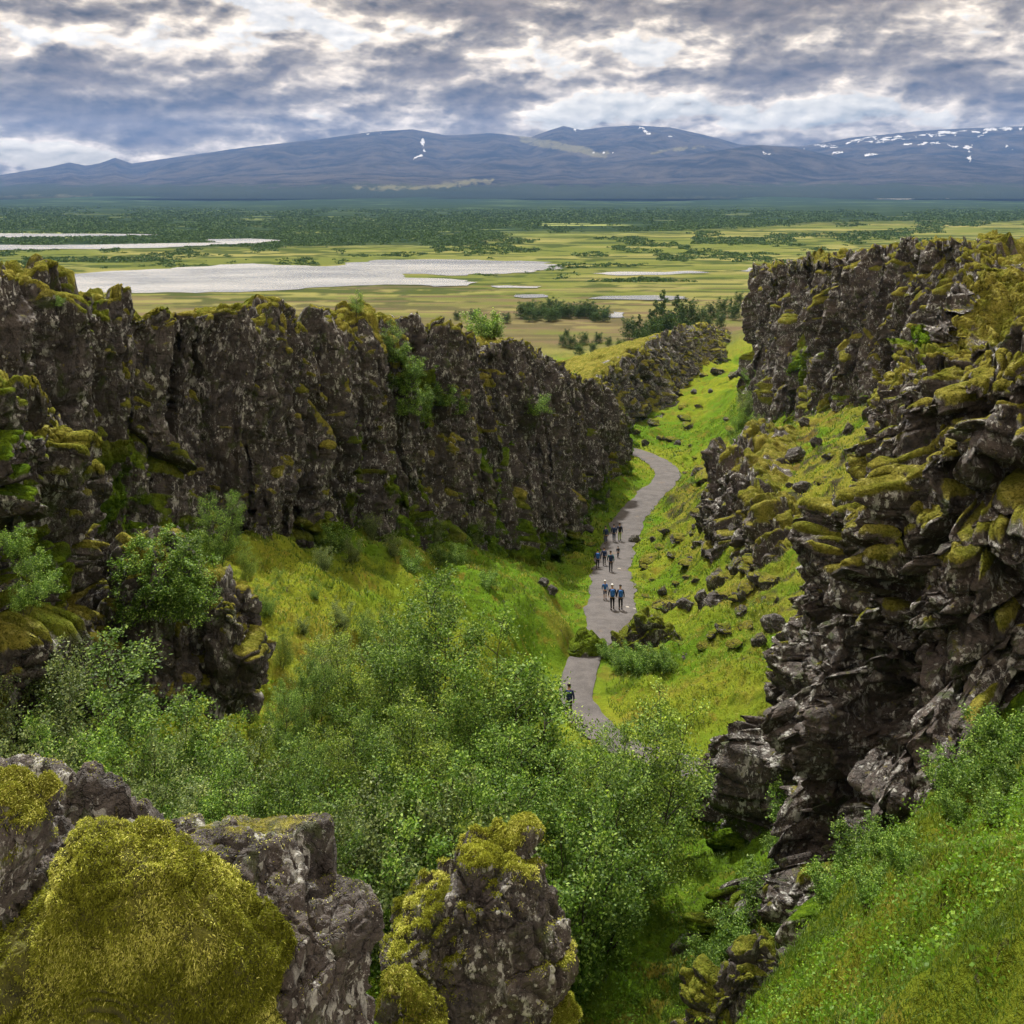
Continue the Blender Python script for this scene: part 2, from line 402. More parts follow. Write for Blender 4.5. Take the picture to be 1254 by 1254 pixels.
SEC = [  # Y, [(X, Z) ...]
 (0,  [(-60, -12), (-12, -4), (-4, -5), (0, -5.2), (4, -5), (8, -3), (30, -2)]),
 (6,  [(-60, -20), (-12, -6), (-5, -7), (0, -8), (3, -8), (6, -5), (12, -3), (30, -2.5)]),
 (12, [(-60, -30), (-16, -9), (-8, -10.5), (-2, -12.5), (2, -12), (4, -9.8), (7, -7.0), (10, -5), (30, -4)]),
 (15, [(-60, -36), (-18, -9), (-9, -12), (-2, -15), (1.5, -14.5), (4.3, -11.7), (7.2, -8.9), (12, -6.0), (30, -5)]),
 (22, [(-60, -42), (-20, -10), (-10, -12.5), (-4, -17), (0, -19.6), (3.9, -18.0), (6.5, -15.2), (8.85, -12.5), (14, -9.3), (30, -7)]),
 (26, [(-60, -45), (-22, -14), (-11, -14), (-4, -20), (0, -22), (3.6, -21.6), (5.2, -20.4), (6.8, -18.4), (9.5, -15.2), (14, -11.8), (30, -9)]),
 (30, [(-60, -45), (-30, -30), (-16, -14), (-10, -16), (-4, -21.5), (0, -23.3), (4.4, -23.2), (6.3, -22.6), (9, -20), (14, -15), (30, -12)]),
 (35, [(-60, -45), (-34, -38), (-17, -16), (-8, -18), (-3, -22), (2, -24.4), (6, -24.4), (10, -22), (30, -18)]),
 (45, [(-60, -45), (-36, -40), (-18, -15), (-12, -17), (-6, -21.6), (0, -25.8), (4, -27), (8, -27), (12, -25), (30, -20)]),
 (51, [(-60, -45), (-36, -40), (-17, -17), (-11, -19), (-6, -21.5), (0, -26), (4, -27.6), (10, -27.5), (14, -25.8), (30, -22)]),
 (58, [(-60, -45), (-34, -40), (-14, -19), (-8, -21.4), (-3, -23.2), (0.2, -25.3), (1.5, -28.2), (5, -28.9), (7, -27.9), (10, -27.6), (14, -26.2), (20, -24), (40, -20)]),
 (67, [(-60, -45), (-30, -40), (-11, -21.5), (-7.5, -22), (-3, -24.6), (1.0, -26.4), (3.0, -28.4), (4.6, -29), (7, -28.6), (10, -28.2), (14, -27), (20, -24.5), (27, -22), (40, -18)]),
 (76, [(-60, -45), (-30, -40), (-9, -24.4), (-5, -25), (-1, -27), (2.5, -28.8), (5, -29.7), (9.5, -29.8), (12, -29.2), (15, -28), (20, -25.0), (28, -21.0), (36, -18), (50, -15)]),
 (88, [(-60, -45), (-26, -40), (-6, -28), (0, -31), (3, -31.6), (6, -32), (11, -32.2), (14, -31.6), (16, -30.6), (20, -25.6), (28, -22), (38, -18), (50, -15)]),
 (100, [(-60, -45), (-20, -42), (0, -34), (4.5, -34.4), (7, -34.5), (13, -34.6), (15.5, -33.4), (18, -31.6), (21, -27), (28, -23.5), (38, -19.8), (55, -16)]),
 (120, [(-60, -45), (-20, -42), (5, -36), (9, -36.3), (14, -36.9), (18, -36.5), (21, -34), (25, -30.5), (30, -27.5), (37, -24.5), (60, -20)]),
 (146, [(-60, -45), (-20, -42), (9, -37), (13.5, -36.6), (17, -37.4), (21, -38.4), (27, -38.2), (31, -35), (37.5, -30), (60, -26)]),
 (165, [(-60, -45), (-20, -43), (12, -38.5), (17, -38.6), (20.7, -39.4), (26, -40), (32, -38.4), (39, -33), (60, -30)]),
 (190, [(-80, -45), (-20, -44), (5, -43), (14, -42), (20, -40.8), (25, -40.8), (32, -41), (37, -39), (42, -35), (70, -34)]),
 (230, [(-80, -45), (-10, -45), (14, -44), (26, -43), (34, -41.2), (42, -41.2), (48, -39), (54, -37), (80, -38)]),
 (262, [(-80, -45), (0, -44), (30, -41), (42, -38), (50, -41.6), (56, -41.5), (62, -38), (70, -36), (100, -40)]),
 (300, [(-80, -45), (20, -44.5), (48, -42), (60, -41), (72, -36), (90, -38), (130, -43)]),
 (350, [(-80, -45), (200, -45)]),
]
def base_z(X, Y):
    ys = np.array([s[0] for s in SEC], float); k = np.clip(np.searchsorted(ys, Y, 'right') - 1, 0, len(ys) - 2)
    t = np.clip((Y - ys[k]) / (ys[k + 1] - ys[k]), 0, 1)
    Z = np.full(X.shape, 0.)
    for i in range(len(ys) - 1):
        m = k == i
        if not m.any(): continue
        za = np.interp(X[m], [p[0] for p in SEC[i][1]], [p[1] for p in SEC[i][1]])
        zb = np.interp(X[m], [p[0] for p in SEC[i + 1][1]], [p[1] for p in SEC[i + 1][1]])
        Z[m] = za + (zb - za) * t[m]
    return Z
def path_dist(X, Y):
    d = np.full(X.shape, 1e6); z = np.zeros(X.shape)
    m = (Y > 38) & (Y < 176) & (X > -4) & (X < 34)
    if m.any():
        x, y = X[m], Y[m]; bd = np.full(x.shape, 1e6); bz = np.zeros(x.shape)
        for p in PQ[::3]:
            q = (x - p[0]) ** 2 + (y - p[1]) ** 2; c = q < bd; bd = np.where(c, q, bd); bz = np.where(c, p[2], bz)
        d[m] = np.sqrt(bd); z[m] = bz
    return d, z
def ground_z(X, Y, noise=True):
    X = np.asarray(X, float); Y = np.asarray(Y, float)
    Z = base_z(X, Y)
    P = np.stack([X, Y, Y * 0], -1)
    if noise:
        near = 1 - sstep(280, 340, Y)
        a = fbm(P * .11, 3, 5) * 1.0 + fbm(P * .45, 4, 6) * .45
        hum = vor(P * np.array([.55, .55, 1]) + fbm(P * .6, 2, 9)[..., None] * .4, 11)[0]
        hum2 = vor(P * np.array([1.7, 1.7, 1]) + fbm(P * 1.6, 2, 12)[..., None] * .4, 13)[0]
        a = a + (.55 - hum) * .75 + (.5 - hum2) * .34 + fbm(P * 3.1, 3, 14) * .09
        Z = Z + a * near
        far = sstep(300, 420, Y)
        calm = 1 - sstep(1500, 2200, Y)
        Z = Z + far * ((fbm(P * .012, 4, 21) * .16 + fbm(P * .06, 3, 22) * .08 - .1) * calm + (1 - calm) * (fbm(P * .012, 4, 21) * .7 - .9))
    d, pz = path_dist(X, Y)
    k = 1 - sstep(1.6, 4.5, d)
    Z = Z * (1 - k) + (pz - .12) * k
    Z = Z + 1.9 * np.exp(-((X - 2.6) ** 2 / 2.2 + (Y - 69) ** 2 / 9)) 
    k2 = 1 - sstep(1.0, 1.7 + .7 * sstep(67, 74, Y), d)
    Z = np.where(d < 1.7 + .7 * sstep(67, 74, Y), Z * (1 - k2) + (pz - .12) * k2, Z)
    hole = (1 - sstep(-.0, 1, (np.abs(X) + np.abs(Y - 2)) / 14)) * 0
    return Z - hole

def build_ground():
    nu = int(1000 * QUAL)
    us = np.linspace(-420, 1720, nu)
    rows = np.r_[np.geomspace(5, 250, int(980 * QUAL)), np.geomspace(251, 9500, int(360 * QUAL))]
    U, Y = np.meshgrid(us, rows); X = (U - 627) / F * Y
    X = np.where(Y < 12, (U - 627) / F * np.maximum(Y, 12), X)
    Z = ground_z(X, Y)
    # far land rises gently towards the foot of the mountains
    Z += sstep(2500, 9500, Y) * 34 + sstep(2500, 9000, Y) * fbm(np.stack([X, Y * .9, Y * 0], -1) * .0012, 5, 33) * 30
    # a low woodland belt stands a little above the open plain
    P = np.stack([X, Y, Z * 0], -1)
    V = HV + 45 * F / Y
    st = fbm(np.stack([X / np.maximum(Y, 1) * 9, np.log(Y) * 26, X * 0], -1), 4, 41)
    st2 = fbm(np.stack([X / np.maximum(Y, 1) * 26, np.log(Y) * 60, X * 0], -1), 4, 43)
    # --- base colours
    col = np.empty(X.shape + (3,)); near = 1 - sstep(260, 330, Y)
    big = fbm(P * .09, 4, 50); mid = fbm(P * .5, 4, 51); sm = fbm(P * 1.9, 3, 52)
    A = np.array([.100, .190, .016]); B = np.array([.195, .235, .024]); D_ = np.array([.05, .095, .010]); E = np.array([.17, .135, .03])
    g = A + (B - A) * sstep(-.5, .6, big + mid * .5)[..., None]
    g = g + (D_ - g) * sstep(.25, .8, mid + sm * .4 - big * .2)[..., None] * .8
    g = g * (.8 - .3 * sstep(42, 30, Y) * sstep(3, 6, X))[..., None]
    rs_ = sstep(13, 19, X) * sstep(55, 65, Y) * sstep(150, 120, Y)
    g = g + (np.array([.16, .155, .028]) - g) * (rs_ * sstep(-.4, .3, mid))[..., None] * .75
    g = g + (np.array([.035, .032, .028]) - g) * (rs_ * sstep(.15, .4, fbm(P * .7, 4, 59)))[..., None] * .9
    g = g + (E - g) * (sstep(.35, .8, fbm(P * .33, 4, 53) + sm * .3))[..., None] * .5
    # open plain colours
    pa = np.array([.098, .118, .032]); pb = np.array([.175, .172, .062]); pc = np.array([.038, .056, .018]); pd = np.array([.12, .09, .06])
    p = pa + (pb - pa) * sstep(-.3, .5, st)[..., None]
    p = p + (pc - p) * sstep(.0, .32, st2 + st * .3)[..., None] * .9
    fl2 = fbm(np.stack([X / Y * 14, np.log(Y) * 90, X * 0], -1), 4, 45)
    p = p + (pd - p) * (sstep(.1, .5, fl2) * sstep(700, 420, Y) * .8)[..., None]
    fl = sstep(500, 380, Y) * sstep(-.7, .1, st2 + .2)
    p = p + (pd - p) * (fl * .55)[..., None]
    # woodland belt
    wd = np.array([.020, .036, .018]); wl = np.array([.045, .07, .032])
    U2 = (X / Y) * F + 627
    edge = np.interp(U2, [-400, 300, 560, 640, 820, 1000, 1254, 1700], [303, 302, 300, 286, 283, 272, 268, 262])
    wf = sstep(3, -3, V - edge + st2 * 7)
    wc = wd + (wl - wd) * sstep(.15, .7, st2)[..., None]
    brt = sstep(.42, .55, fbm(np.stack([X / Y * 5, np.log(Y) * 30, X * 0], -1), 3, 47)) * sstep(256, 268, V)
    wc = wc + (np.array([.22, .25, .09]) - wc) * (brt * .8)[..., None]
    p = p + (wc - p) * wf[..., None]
    # lower forest slope beyond the gorge
    low = sstep(345, 330, Y) * (1 - near)
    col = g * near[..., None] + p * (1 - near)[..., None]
    # moorland on the back of the ridges: drier
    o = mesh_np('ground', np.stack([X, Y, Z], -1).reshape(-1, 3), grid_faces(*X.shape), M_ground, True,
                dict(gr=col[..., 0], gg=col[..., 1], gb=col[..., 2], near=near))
    tag(o, 'grassy gorge floor and open plain reaching to the mountains', kind='structure'); return o
build_ground()

def build_path():
    n = len(PQ); k = 15; tan = np.gradient(PQ[:, :2], axis=0); tan /= np.linalg.norm(tan, axis=1, keepdims=True)
    nor = np.stack([-tan[:, 1], tan[:, 0]], 1); s = np.linspace(-1, 1, k)
    s_arr = np.arange(n) * .4
    wl = 1.75 + fbm(np.stack([s_arr * .35, s_arr * 0, s_arr * 0], -1), 4, 3) * .35
    wr = 1.75 + fbm(np.stack([s_arr * .35, s_arr * 0, s_arr * 0 + 9], -1), 4, 4) * .35
    nar = (.55 + .45 * sstep(69, 77, PQ[:, 1]))
    wl = wl * nar; wr = wr * nar
    W = np.where(s[None] < 0, -s[None] * -wl[:, None], s[None] * wr[:, None])
    XY = PQ[:, None, :2] + nor[:, None] * W[..., None]
    P3 = np.concatenate([XY, np.zeros(XY.shape[:2] + (1,))], -1)
    Z = PQ[:, None, 2] + fbm(P3 * .7, 3, 8) * .03 + .06 * (1 - s[None] ** 2) - .05 * (np.abs(s[None]) > .95)
    tag(mesh_np('path', np.concatenate([XY, Z[..., None]], -1).reshape(-1, 3), grid_faces(n, k), M_path),
        'grey gravel footpath winding along the gorge floor', kind='structure')
build_path()
print('ground', time.time() - T0)

# ------------------------------------------------------------------ lakes
def zp(u, v, z=-45.0):
    D = -z * F / (v - HV); return ((u - 627) / F * D, D)
LAKES = [
 ('lake', [(40, 352), (48, 338), (110, 333), (200, 329), (235, 326), (310, 323), (395, 326), (430, 322), (470, 319), (560, 318), (640, 319), (700, 321), (672, 327), (655, 333), (600, 335), (548, 337), (500, 336), (520, 341), (572, 346), (574, 350), (530, 352), (470, 349), (415, 352), (330, 356), (240, 358), (150, 359), (70, 357)], 'wide bright lake with grassy spits just beyond the left rock wall'),
 ('lake', [(-200, 306), (0, 306), (120, 305), (200, 303), (260, 300), (320, 298), (350, 294), (310, 292), (250, 293), (262, 297), (150, 299), (60, 300), (-200, 301)], 'narrow bright lake arm in front of the dark woodland belt'),
 ('lake', [(-200, 291), (0, 291), (90, 290), (205, 288.5), (180, 286.5), (60, 286), (-200, 285)], 'thin sliver of lake within the woodland belt at far left'),
 ('pond', [(720, 366), (742, 363), (800, 362), (845, 363), (848, 366), (800, 368), (750, 367)], 'pale narrow pond just left of the dark tree cluster'),
 ('pond', [(725, 335), (760, 333), (812, 333), (845, 332), (860, 334), (812, 337), (760, 337)], 'slim pond among meadows beyond the dark tree cluster'),
 ('pond', [(745, 386), (750, 382), (768, 383), (764, 389), (752, 389)], 'small pond at the right end of the bush row'),
 ('pond', [(905, 332), (918, 328), (950, 330), (930, 334)], 'tiny pond touching the far end of the right cliff'),
 ('pond', [(600, 350), (620, 349), (665, 351), (660, 353), (612, 352.5)], 'short thin pond near the right end of the wide lake'),
 ('pond', [(636, 362), (660, 361), (668, 364), (645, 365)], 'smallest pale puddle in the brown meadow'),
]
def build_lakes():
    rr = np.random.RandomState(4)
    for name, pts, lab in LAKES:
        P = np.array([zp(*p) for p in pts]); Q = np.roll(P, -1, 0); out = []
        for a, b_ in zip(P, Q):
            n = max(2, int(np.linalg.norm(b_ - a) / 6)); 
            for t in np.arange(n) / n: out.append(a + (b_ - a) * t)
        out = np.array(out); c = out.mean(0)
        nz = fbm(np.concatenate([out * .035, out[:, :1] * 0], 1), 4, 61); nz2 = fbm(np.concatenate([out * .12, out[:, :1] * 0], 1), 3, 62)
        nr = np.gradient(out, axis=0); nr = np.stack([nr[:, 1], -nr[:, 0]], 1); nr /= np.linalg.norm(nr, axis=1, keepdims=True) + 1e-6
        out = out + nr * (nz * 6 + nz2 * 3)[:, None] * np.array([1.6, 1.0]) * (1.3 if name == 'lake' else .6)
        import bmesh
        bm = bmesh.new(); vs_ = [bm.verts.new((x, y, -44.88)) for x, y in out]; f = bm.faces.new(vs_)
        if f.normal.z < 0 or True:
            f.normal_update()
            if f.normal.z < 0: f.normal_flip()
        bmesh.ops.triangulate(bm, faces=[f])
        bm.normal_update()
        for g_ in bm.faces:
            if g_.normal.z < 0: g_.normal_flip()
        me = bpy.data.meshes.new(name); bm.to_mesh(me); bm.free(); me.materials.append(M_water)
        o = bpy.data.objects.new(name, me); C.objects.link(o); tag(o, lab, kind='structure')
build_lakes()

# ------------------------------------------------------------------ mountains
def build_mountains():
    us = np.linspace(-420, 1720, int(1500 * QUAL)); rows = np.geomspace(6200, 17500, int(460 * QUAL))
    U, Y = np.meshgrid(us, rows); X = (U - 627) / F * Y
    def crest(pts, D, wf, wb, s, rough):
        u = [p[0] for p in pts]; v = [p[1] for p in pts]
        vv = np.interp(U, u, v); k = 9
        z = (HV - vv) / F * D
        wob = fbm(np.stack([U * .006, U * 0, U * 0 + s], -1), 3, s) * .10
        t = (Y - D * (1 + wob * .3)) / np.where(Y < D, wf, wb)
        prof = np.exp(-np.abs(t) ** 1.7)
        er = fbm(np.stack([X * .0011, Y * .0005, X * 0 + s], -1), 6, s + 3)
        er2 = 1 - np.abs(fbm(np.stack([X * .0021 + Y * .0004, Y * .00035, X * 0 + s], -1), 5, s + 5))
        base = -12
        return base + (z - base) * prof * (1 + rough * er * sstep(0, .8, np.abs(t))) - rough * 420 * (1 - er2) * prof * sstep(.02, .5, np.abs(t))
    foot = crest([(-420, 236), (-100, 234), (60, 239), (200, 233), (330, 238), (480, 237), (640, 232), (800, 236), (960, 231), (1100, 235), (1254, 230), (1720, 232)], 8600, 900, 1200, 97, .12)
    back = crest([(-420, 240), (-100, 222), (0, 215), (60, 205), (85, 199), (105, 203), (122, 200), (141, 193), (162, 200), (230, 190), (330, 178), (400, 170), (460, 162), (505, 159), (545, 166), (600, 163), (650, 167), (668, 160), (690, 153), (712, 158), (740, 155), (775, 153), (820, 156), (860, 165), (905, 177), (980, 179), (1040, 169), (1120, 162), (1200, 158), (1254, 155), (1500, 150), (1720, 150)], 14500, 4300, 3000, 71, .20)
    mid = crest([(-420, 240), (500, 240), (600, 205), (640, 185), (675, 172), (740, 188), (800, 200), (1720, 240)], 12300, 1900, 1500, 81, .20)
    front = crest([(-420, 236), (0, 233), (100, 228), (160, 221), (230, 228), (400, 232), (560, 226), (650, 210), (760, 198), (850, 190), (930, 178), (975, 182), (1040, 196), (1130, 212), (1254, 224), (1720, 228)], 10800, 1700, 1500, 91, .18)
    Z = np.maximum(np.maximum(np.maximum(back, mid), front), foot)
    Z = -16 + (Z + 16) * sstep(6300, 8200, Y)
    V = HV - Z / Y * F
    def segs(L, soft=2.2):
        m = np.zeros(U.shape); w3 = np.stack([U * .09, V * .16, U * 0], -1)
        Uw = U + fbm(w3, 4, 201) * 5; Vw = V + fbm(w3, 4, 202) * 2.2
        for (a, b_, c, d, wd) in L:
            L2 = (c - a) ** 2 + (d - b_) ** 2 + 1e-6
            t = np.clip(((U - a) * (c - a) + (V - b_) * (d - b_)) / L2, 0, 1)
            q = np.sqrt((Uw - a - t * (c - a)) ** 2 + (Vw - b_ - t * (d - b_)) ** 2)
            m = np.maximum(m, np.clip(1 - (q - wd) / soft, 0, 1))
        return m
    vis = Y < 14600
    snow = segs([(415, 167, 465, 163, .3), (518, 172, 519, 184, 1.3), (507, 193, 514, 189, 1.2), (697, 158, 705, 161, 1.3), (768, 155, 782, 157, .8), (786, 158, 794, 163, .9), (810, 163, 824, 167, 1.0), (730, 186, 748, 187, .6), (935, 187, 943, 189, .9), (985, 180, 1080, 172, .8), (1080, 172, 1170, 164, 1.2), (1018, 180, 1075, 167, .9), (1055, 193, 1083, 186, .9), (1108, 176, 1155, 176, .9), (1165, 178, 1185, 180, .9),
                  (1150, 162, 1254, 157, 1.3), (1185, 181, 1188, 195, 1.2), (1195, 176, 1186, 184, .9), (1200, 166, 1212, 162, 2), (1232, 180, 1238, 184, .8), (1020, 189, 1030, 187, .9), (1060, 170, 1140, 165, .6), (470, 200, 474, 201, .4)]) * vis
    bright = segs([(432, 231, 560, 228, 1.3), (520, 228, 600, 222, 1.6), (640, 170, 740, 190, 3.2), (800, 187, 860, 180, .8), (820, 243, 900, 241, .6), (0, 243, 110, 241, 1.6)], 5)  # sunlit patches, put into the mountain colour
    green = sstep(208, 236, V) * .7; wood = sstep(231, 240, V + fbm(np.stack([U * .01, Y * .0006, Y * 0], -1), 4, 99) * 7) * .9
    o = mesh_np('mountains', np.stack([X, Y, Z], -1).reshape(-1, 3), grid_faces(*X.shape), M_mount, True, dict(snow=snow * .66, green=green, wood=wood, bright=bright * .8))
    tag(o, 'long blue mountain range with thin snow streaks behind the plain', kind='structure')
build_mountains()
print('mountains', time.time() - T0)

# ------------------------------------------------------------------ cliffs
LUSH = []   # (x, y, z, radius) spots where leafy green covers the rock
def W3(u, v, D): return xyz(u, v, D)
def blocks(P, seed, warp=1.0, sizes=((3.0, 3.6, .8), (1.15, 3.4, .45), (.5, .8, .16)), crack=1.0):
    """fractured rock: how far each block stands out; sizes are (width, height, amount)"""
    wv = np.stack([fbm(P * .35, 3, seed + 1), fbm(P * .35, 3, seed + 2), fbm(P * .35, 3, seed + 3)], -1) * .55 * warp
    wv += np.stack([fbm(P * 1.6, 2, seed + 4), fbm(P * 1.6, 2, seed + 5), fbm(P * 1.6, 2, seed + 6)], -1) * .12 * warp
    Q = P + wv; d = 0; LV = 0
    for i, (wd, ht, am) in enumerate(sizes):
        f1, f2, h, dv = vor(Q / np.array([wd, wd, ht]), seed + 20 + i * 7)
        r = hf(h, 5) - .5
        tx, ty, tz = (hf(h, 6) - .5), (hf(h, 7) - .5), (hf(h, 8) - .35)
        e = f2 - f1; s_ = sstep(0, .15, e)
        d = d + am * s_ * (r * 1.5 + (dv[..., 0] * tx + dv[..., 1] * ty + dv[..., 2] * tz) * 1.7)
        d = d - am * .4 * crack * (1 - sstep(0, .1, e))
        LV = LV + np.stack([hf(h, 11) - .5, hf(h, 12) - .62, (hf(h, 13) - .5) * .7], -1) * (am * s_)[..., None]
    return d, LV
def cliff(name, stations, label, mat, seed, cols, rows, ext, extdir, drop=None, vec=.38, bias=.4, warp=.6, lat=.9, footh=2.2, browk=.5, disp=1.0, sizes=None, mossk=1.0, below=4.0, lushk=1.0, crack=1.0, lean=0.0, round_=1.2, midlush=0.0, low_moss=0.0, topwob=.5, px=.0011):
    st = np.array([np.r_[t, b_] for t, b_ in stations], float)          # top xyz, base xyz
    c = st[:, :2]; L = np.r_[0, np.cumsum(np.linalg.norm(np.diff(st[:, [0, 1]], axis=0), axis=1) + .3 * np.linalg.norm(np.diff(st[:, [3, 4]], axis=0), axis=1))]
    # columns denser where the rock is near
    tt = np.linspace(0, L[-1], 4000); sm = np.stack([np.interp(tt, L, st[:, i]) for i in range(6)], 1)
    k = 60
    for _ in range(4):
        p = np.pad(sm, ((k, k), (0, 0)), 'edge'); p[:k] = 2 * sm[0] - sm[1:k + 1][::-1]; p[-k:] = 2 * sm[-1] - sm[-k - 1:-1][::-1]
        sm = (p[:-2 * k] + p[k:-k] * 2 + p[2 * k:]) / 4
    dist = np.maximum(np.linalg.norm(sm[:, :2], axis=1), 12); dens = np.r_[0, np.cumsum(.5 * (1 / dist[1:] + 1 / dist[:-1]))]
    q = np.linspace(0, dens[-1], cols); S_ = np.stack([np.interp(q, dens, sm[:, i]) for i in range(6)], 1)
    top, bas = S_[:, :3], S_[:, 3:]
    tan = np.gradient(top[:, :2] + bas[:, :2], axis=0); tan /= np.linalg.norm(tan, axis=1, keepdims=True)
    outn = np.stack([tan[:, 1], -tan[:, 0], np.zeros(len(tan))], 1)      # outward if stations run with the gorge on their right
    kk = max(3, cols // 40); ker = np.ones(kk) / kk
    for i in (0, 1):
        outn[:, i] = np.convolve(np.pad(outn[:, i], kk // 2 + 1, 'edge'), ker, 'same')[kk // 2 + 1:-(kk // 2 + 1)]
    outn /= np.linalg.norm(outn, axis=1, keepdims=True)
    ed = np.array([extdir[0], extdir[1], 0.]); ed /= np.linalg.norm(ed)
    nf = int(rows * .80); ne = rows - nf
    t = np.linspace(0, 1, nf)[:, None]
    H = np.linalg.norm(top - bas, axis=1)
    bl = bas + (bas - top) / H[:, None] * below
    face = bl[None] + (top - bl)[None] * t[..., None]
    # lean: the foot of the face flares out
    face += outn[None] * (lean * (1 - t) ** 2)[..., None]
    e = (np.linspace(0, 1, ne + 1)[1:, None]) ** 2.0
    extp = top[None] + ed[None, None] * (e * ext)[..., None]
    zd = (drop(e * ext) if drop else 0 * e)
    extp[..., 2] += zd + fbm(extp * .12, 3, seed + 90) * .8 * sstep(0, .2, e)
    P = np.concatenate([face, extp], 0)
    up = np.r_[np.zeros(nf), np.linspace(0, 1, ne + 1)[1:] ** 2 * ext]
    # metres from the brow, negative below it
    below_b = (1 - t) * (H[None] + below)
    rr = np.concatenate([-below_b, np.broadcast_to(e * ext, (ne, cols))], 0)
    wup = sstep(-round_, round_ * 1.2, rr)[..., None]
    dirv = outn[None] * (1 - wup) + np.array([0, 0, 1.]) * wup
    dirv /= np.linalg.norm(dirv, axis=-1, keepdims=True)
    P = P - outn[None] * (sstep(-round_, 0, rr) * round_ * .25)[..., None]
    d, LV = blocks(P, seed, sizes=sizes or ((3.0, 3.6, .8), (1.15, 3.4, .45), (.5, .8, .16)), crack=crack, warp=warp)
    d = d * disp
    # brow height varies from column to column
    f1, f2, h, dv = vor(np.stack([P[..., 0], P[..., 1], P[..., 2] * 0], -1) / 1.9, seed + 70)
    d = d - bias * sum(z_[2] for z_ in (sizes or ((3.0, 3.6, .8), (1.15, 3.4, .45), (.5, .8, .16))))
    big = fbm(P * .09, 3, seed + 60) * .9 * disp
    brow = sstep(-2.2, -.2, rr) * (1 - sstep(.8, 5, rr))
    d = d * (1 - browk * brow)
    flat = sstep(.8, 5, rr)
    d = d * (1 - .72 * flat) + big
    Pd = P + dirv * d[..., None] + LV * (lat * disp * (1 - .85 * flat) * (1 - .5 * brow))[..., None]
    Pd[..., 2] += (sstep(-3.5, -.3, rr) * (1 - sstep(1.5, 4, rr)) * (hf(h, 3) - .45) * 2.2 * topwob)
    Pd = Pd + np.stack([fbm(P * .8, 3, seed + 45), fbm(P * .8, 3, seed + 46), fbm(P * .8, 3, seed + 47)], -1) * (vec * disp * (1 - .7 * flat))[..., None]
    fine = fbm(P * 2.3, 4, seed + 40) * .16 + fbm(P * 7.0, 3, seed + 44) * .05
    Pd = Pd + dirv * (fine * disp * (1 - .4 * flat))[..., None]
    # moss where surfaces look upward
    N = gnormal(Pd); sgn = np.sign(np.median((N * dirv).sum(-1))); N = N * sgn
    nz = blur(N[..., 2].copy(), 3)
    slow = fbm(P * .25, 3, seed + 80); mid = fbm(P * 1.0, 3, seed + 81)
    moss = sstep(.22, .62, nz + mid * .22 + slow * .28 - .04 + (flat * .35) + low_moss * sstep(-4, -11, rr)) * mossk
    lush = sstep(.1, .8, fbm(P * .18, 3, seed + 83) + sstep(-8, -22, rr) * .7 - .1) * lushk * (1 - flat)
    gl = np.zeros(moss.shape)
    for (x, y, z, r) in LUSH:
        g = np.exp(-(((P[..., 0] - x) ** 2 + (P[..., 1] - y) ** 2) / r ** 2 + (P[..., 2] - z) ** 2 / r ** 2))
        gl = np.maximum(gl, g)
    foot = sstep(-(H[None]) + footh, -(H[None]) - .5, rr + mid * 2.2 + slow * 2.0)
    gl = np.maximum(gl, foot)
    moss = np.clip(moss + sstep(.3, .6, gl + mid * .25) * (.55 + .6 * mid), 0, 1)
    lush = np.clip(np.maximum(lush, gl * 1.4), 0, 1)
    moss = np.where(flat > .5, np.clip(moss - sstep(.25, .7, fbm(P * np.array([.35, .35, .35]), 4, seed + 84)) * .75, 0, 1), moss)
    moss = blur(moss, 2)
    wv = np.stack([fbm(P * .9, 2, seed + 85), fbm(P * .9, 2, seed + 86), P[..., 0] * 0], -1) * .5
    pil = vor((P + wv) * np.array([1.15, 1.15, .8]), seed + 87)[0]
    puff = sstep(.25, .8, moss) * (.10 + .30 * np.clip(.72 - pil, 0, 1)) * (1 - .5 * lush)
    Pd = Pd + (N * .6 + np.array([0, 0, .6])) * puff[..., None] + fbm(P * 6, 2, seed + 88)[..., None] * .03 * moss[..., None]
    F_ = grid_faces(rows, cols)
    if sgn < 0: F_ = F_[:, ::-1]
    o = mesh_np(name, Pd.reshape(-1, 3), F_, mat, True, dict(moss=moss, lush=lush))
    tag(o, label, kind='structure')
    return dict(P=Pd, N=N, moss=moss, lush=lush, rr=rr, o=o)

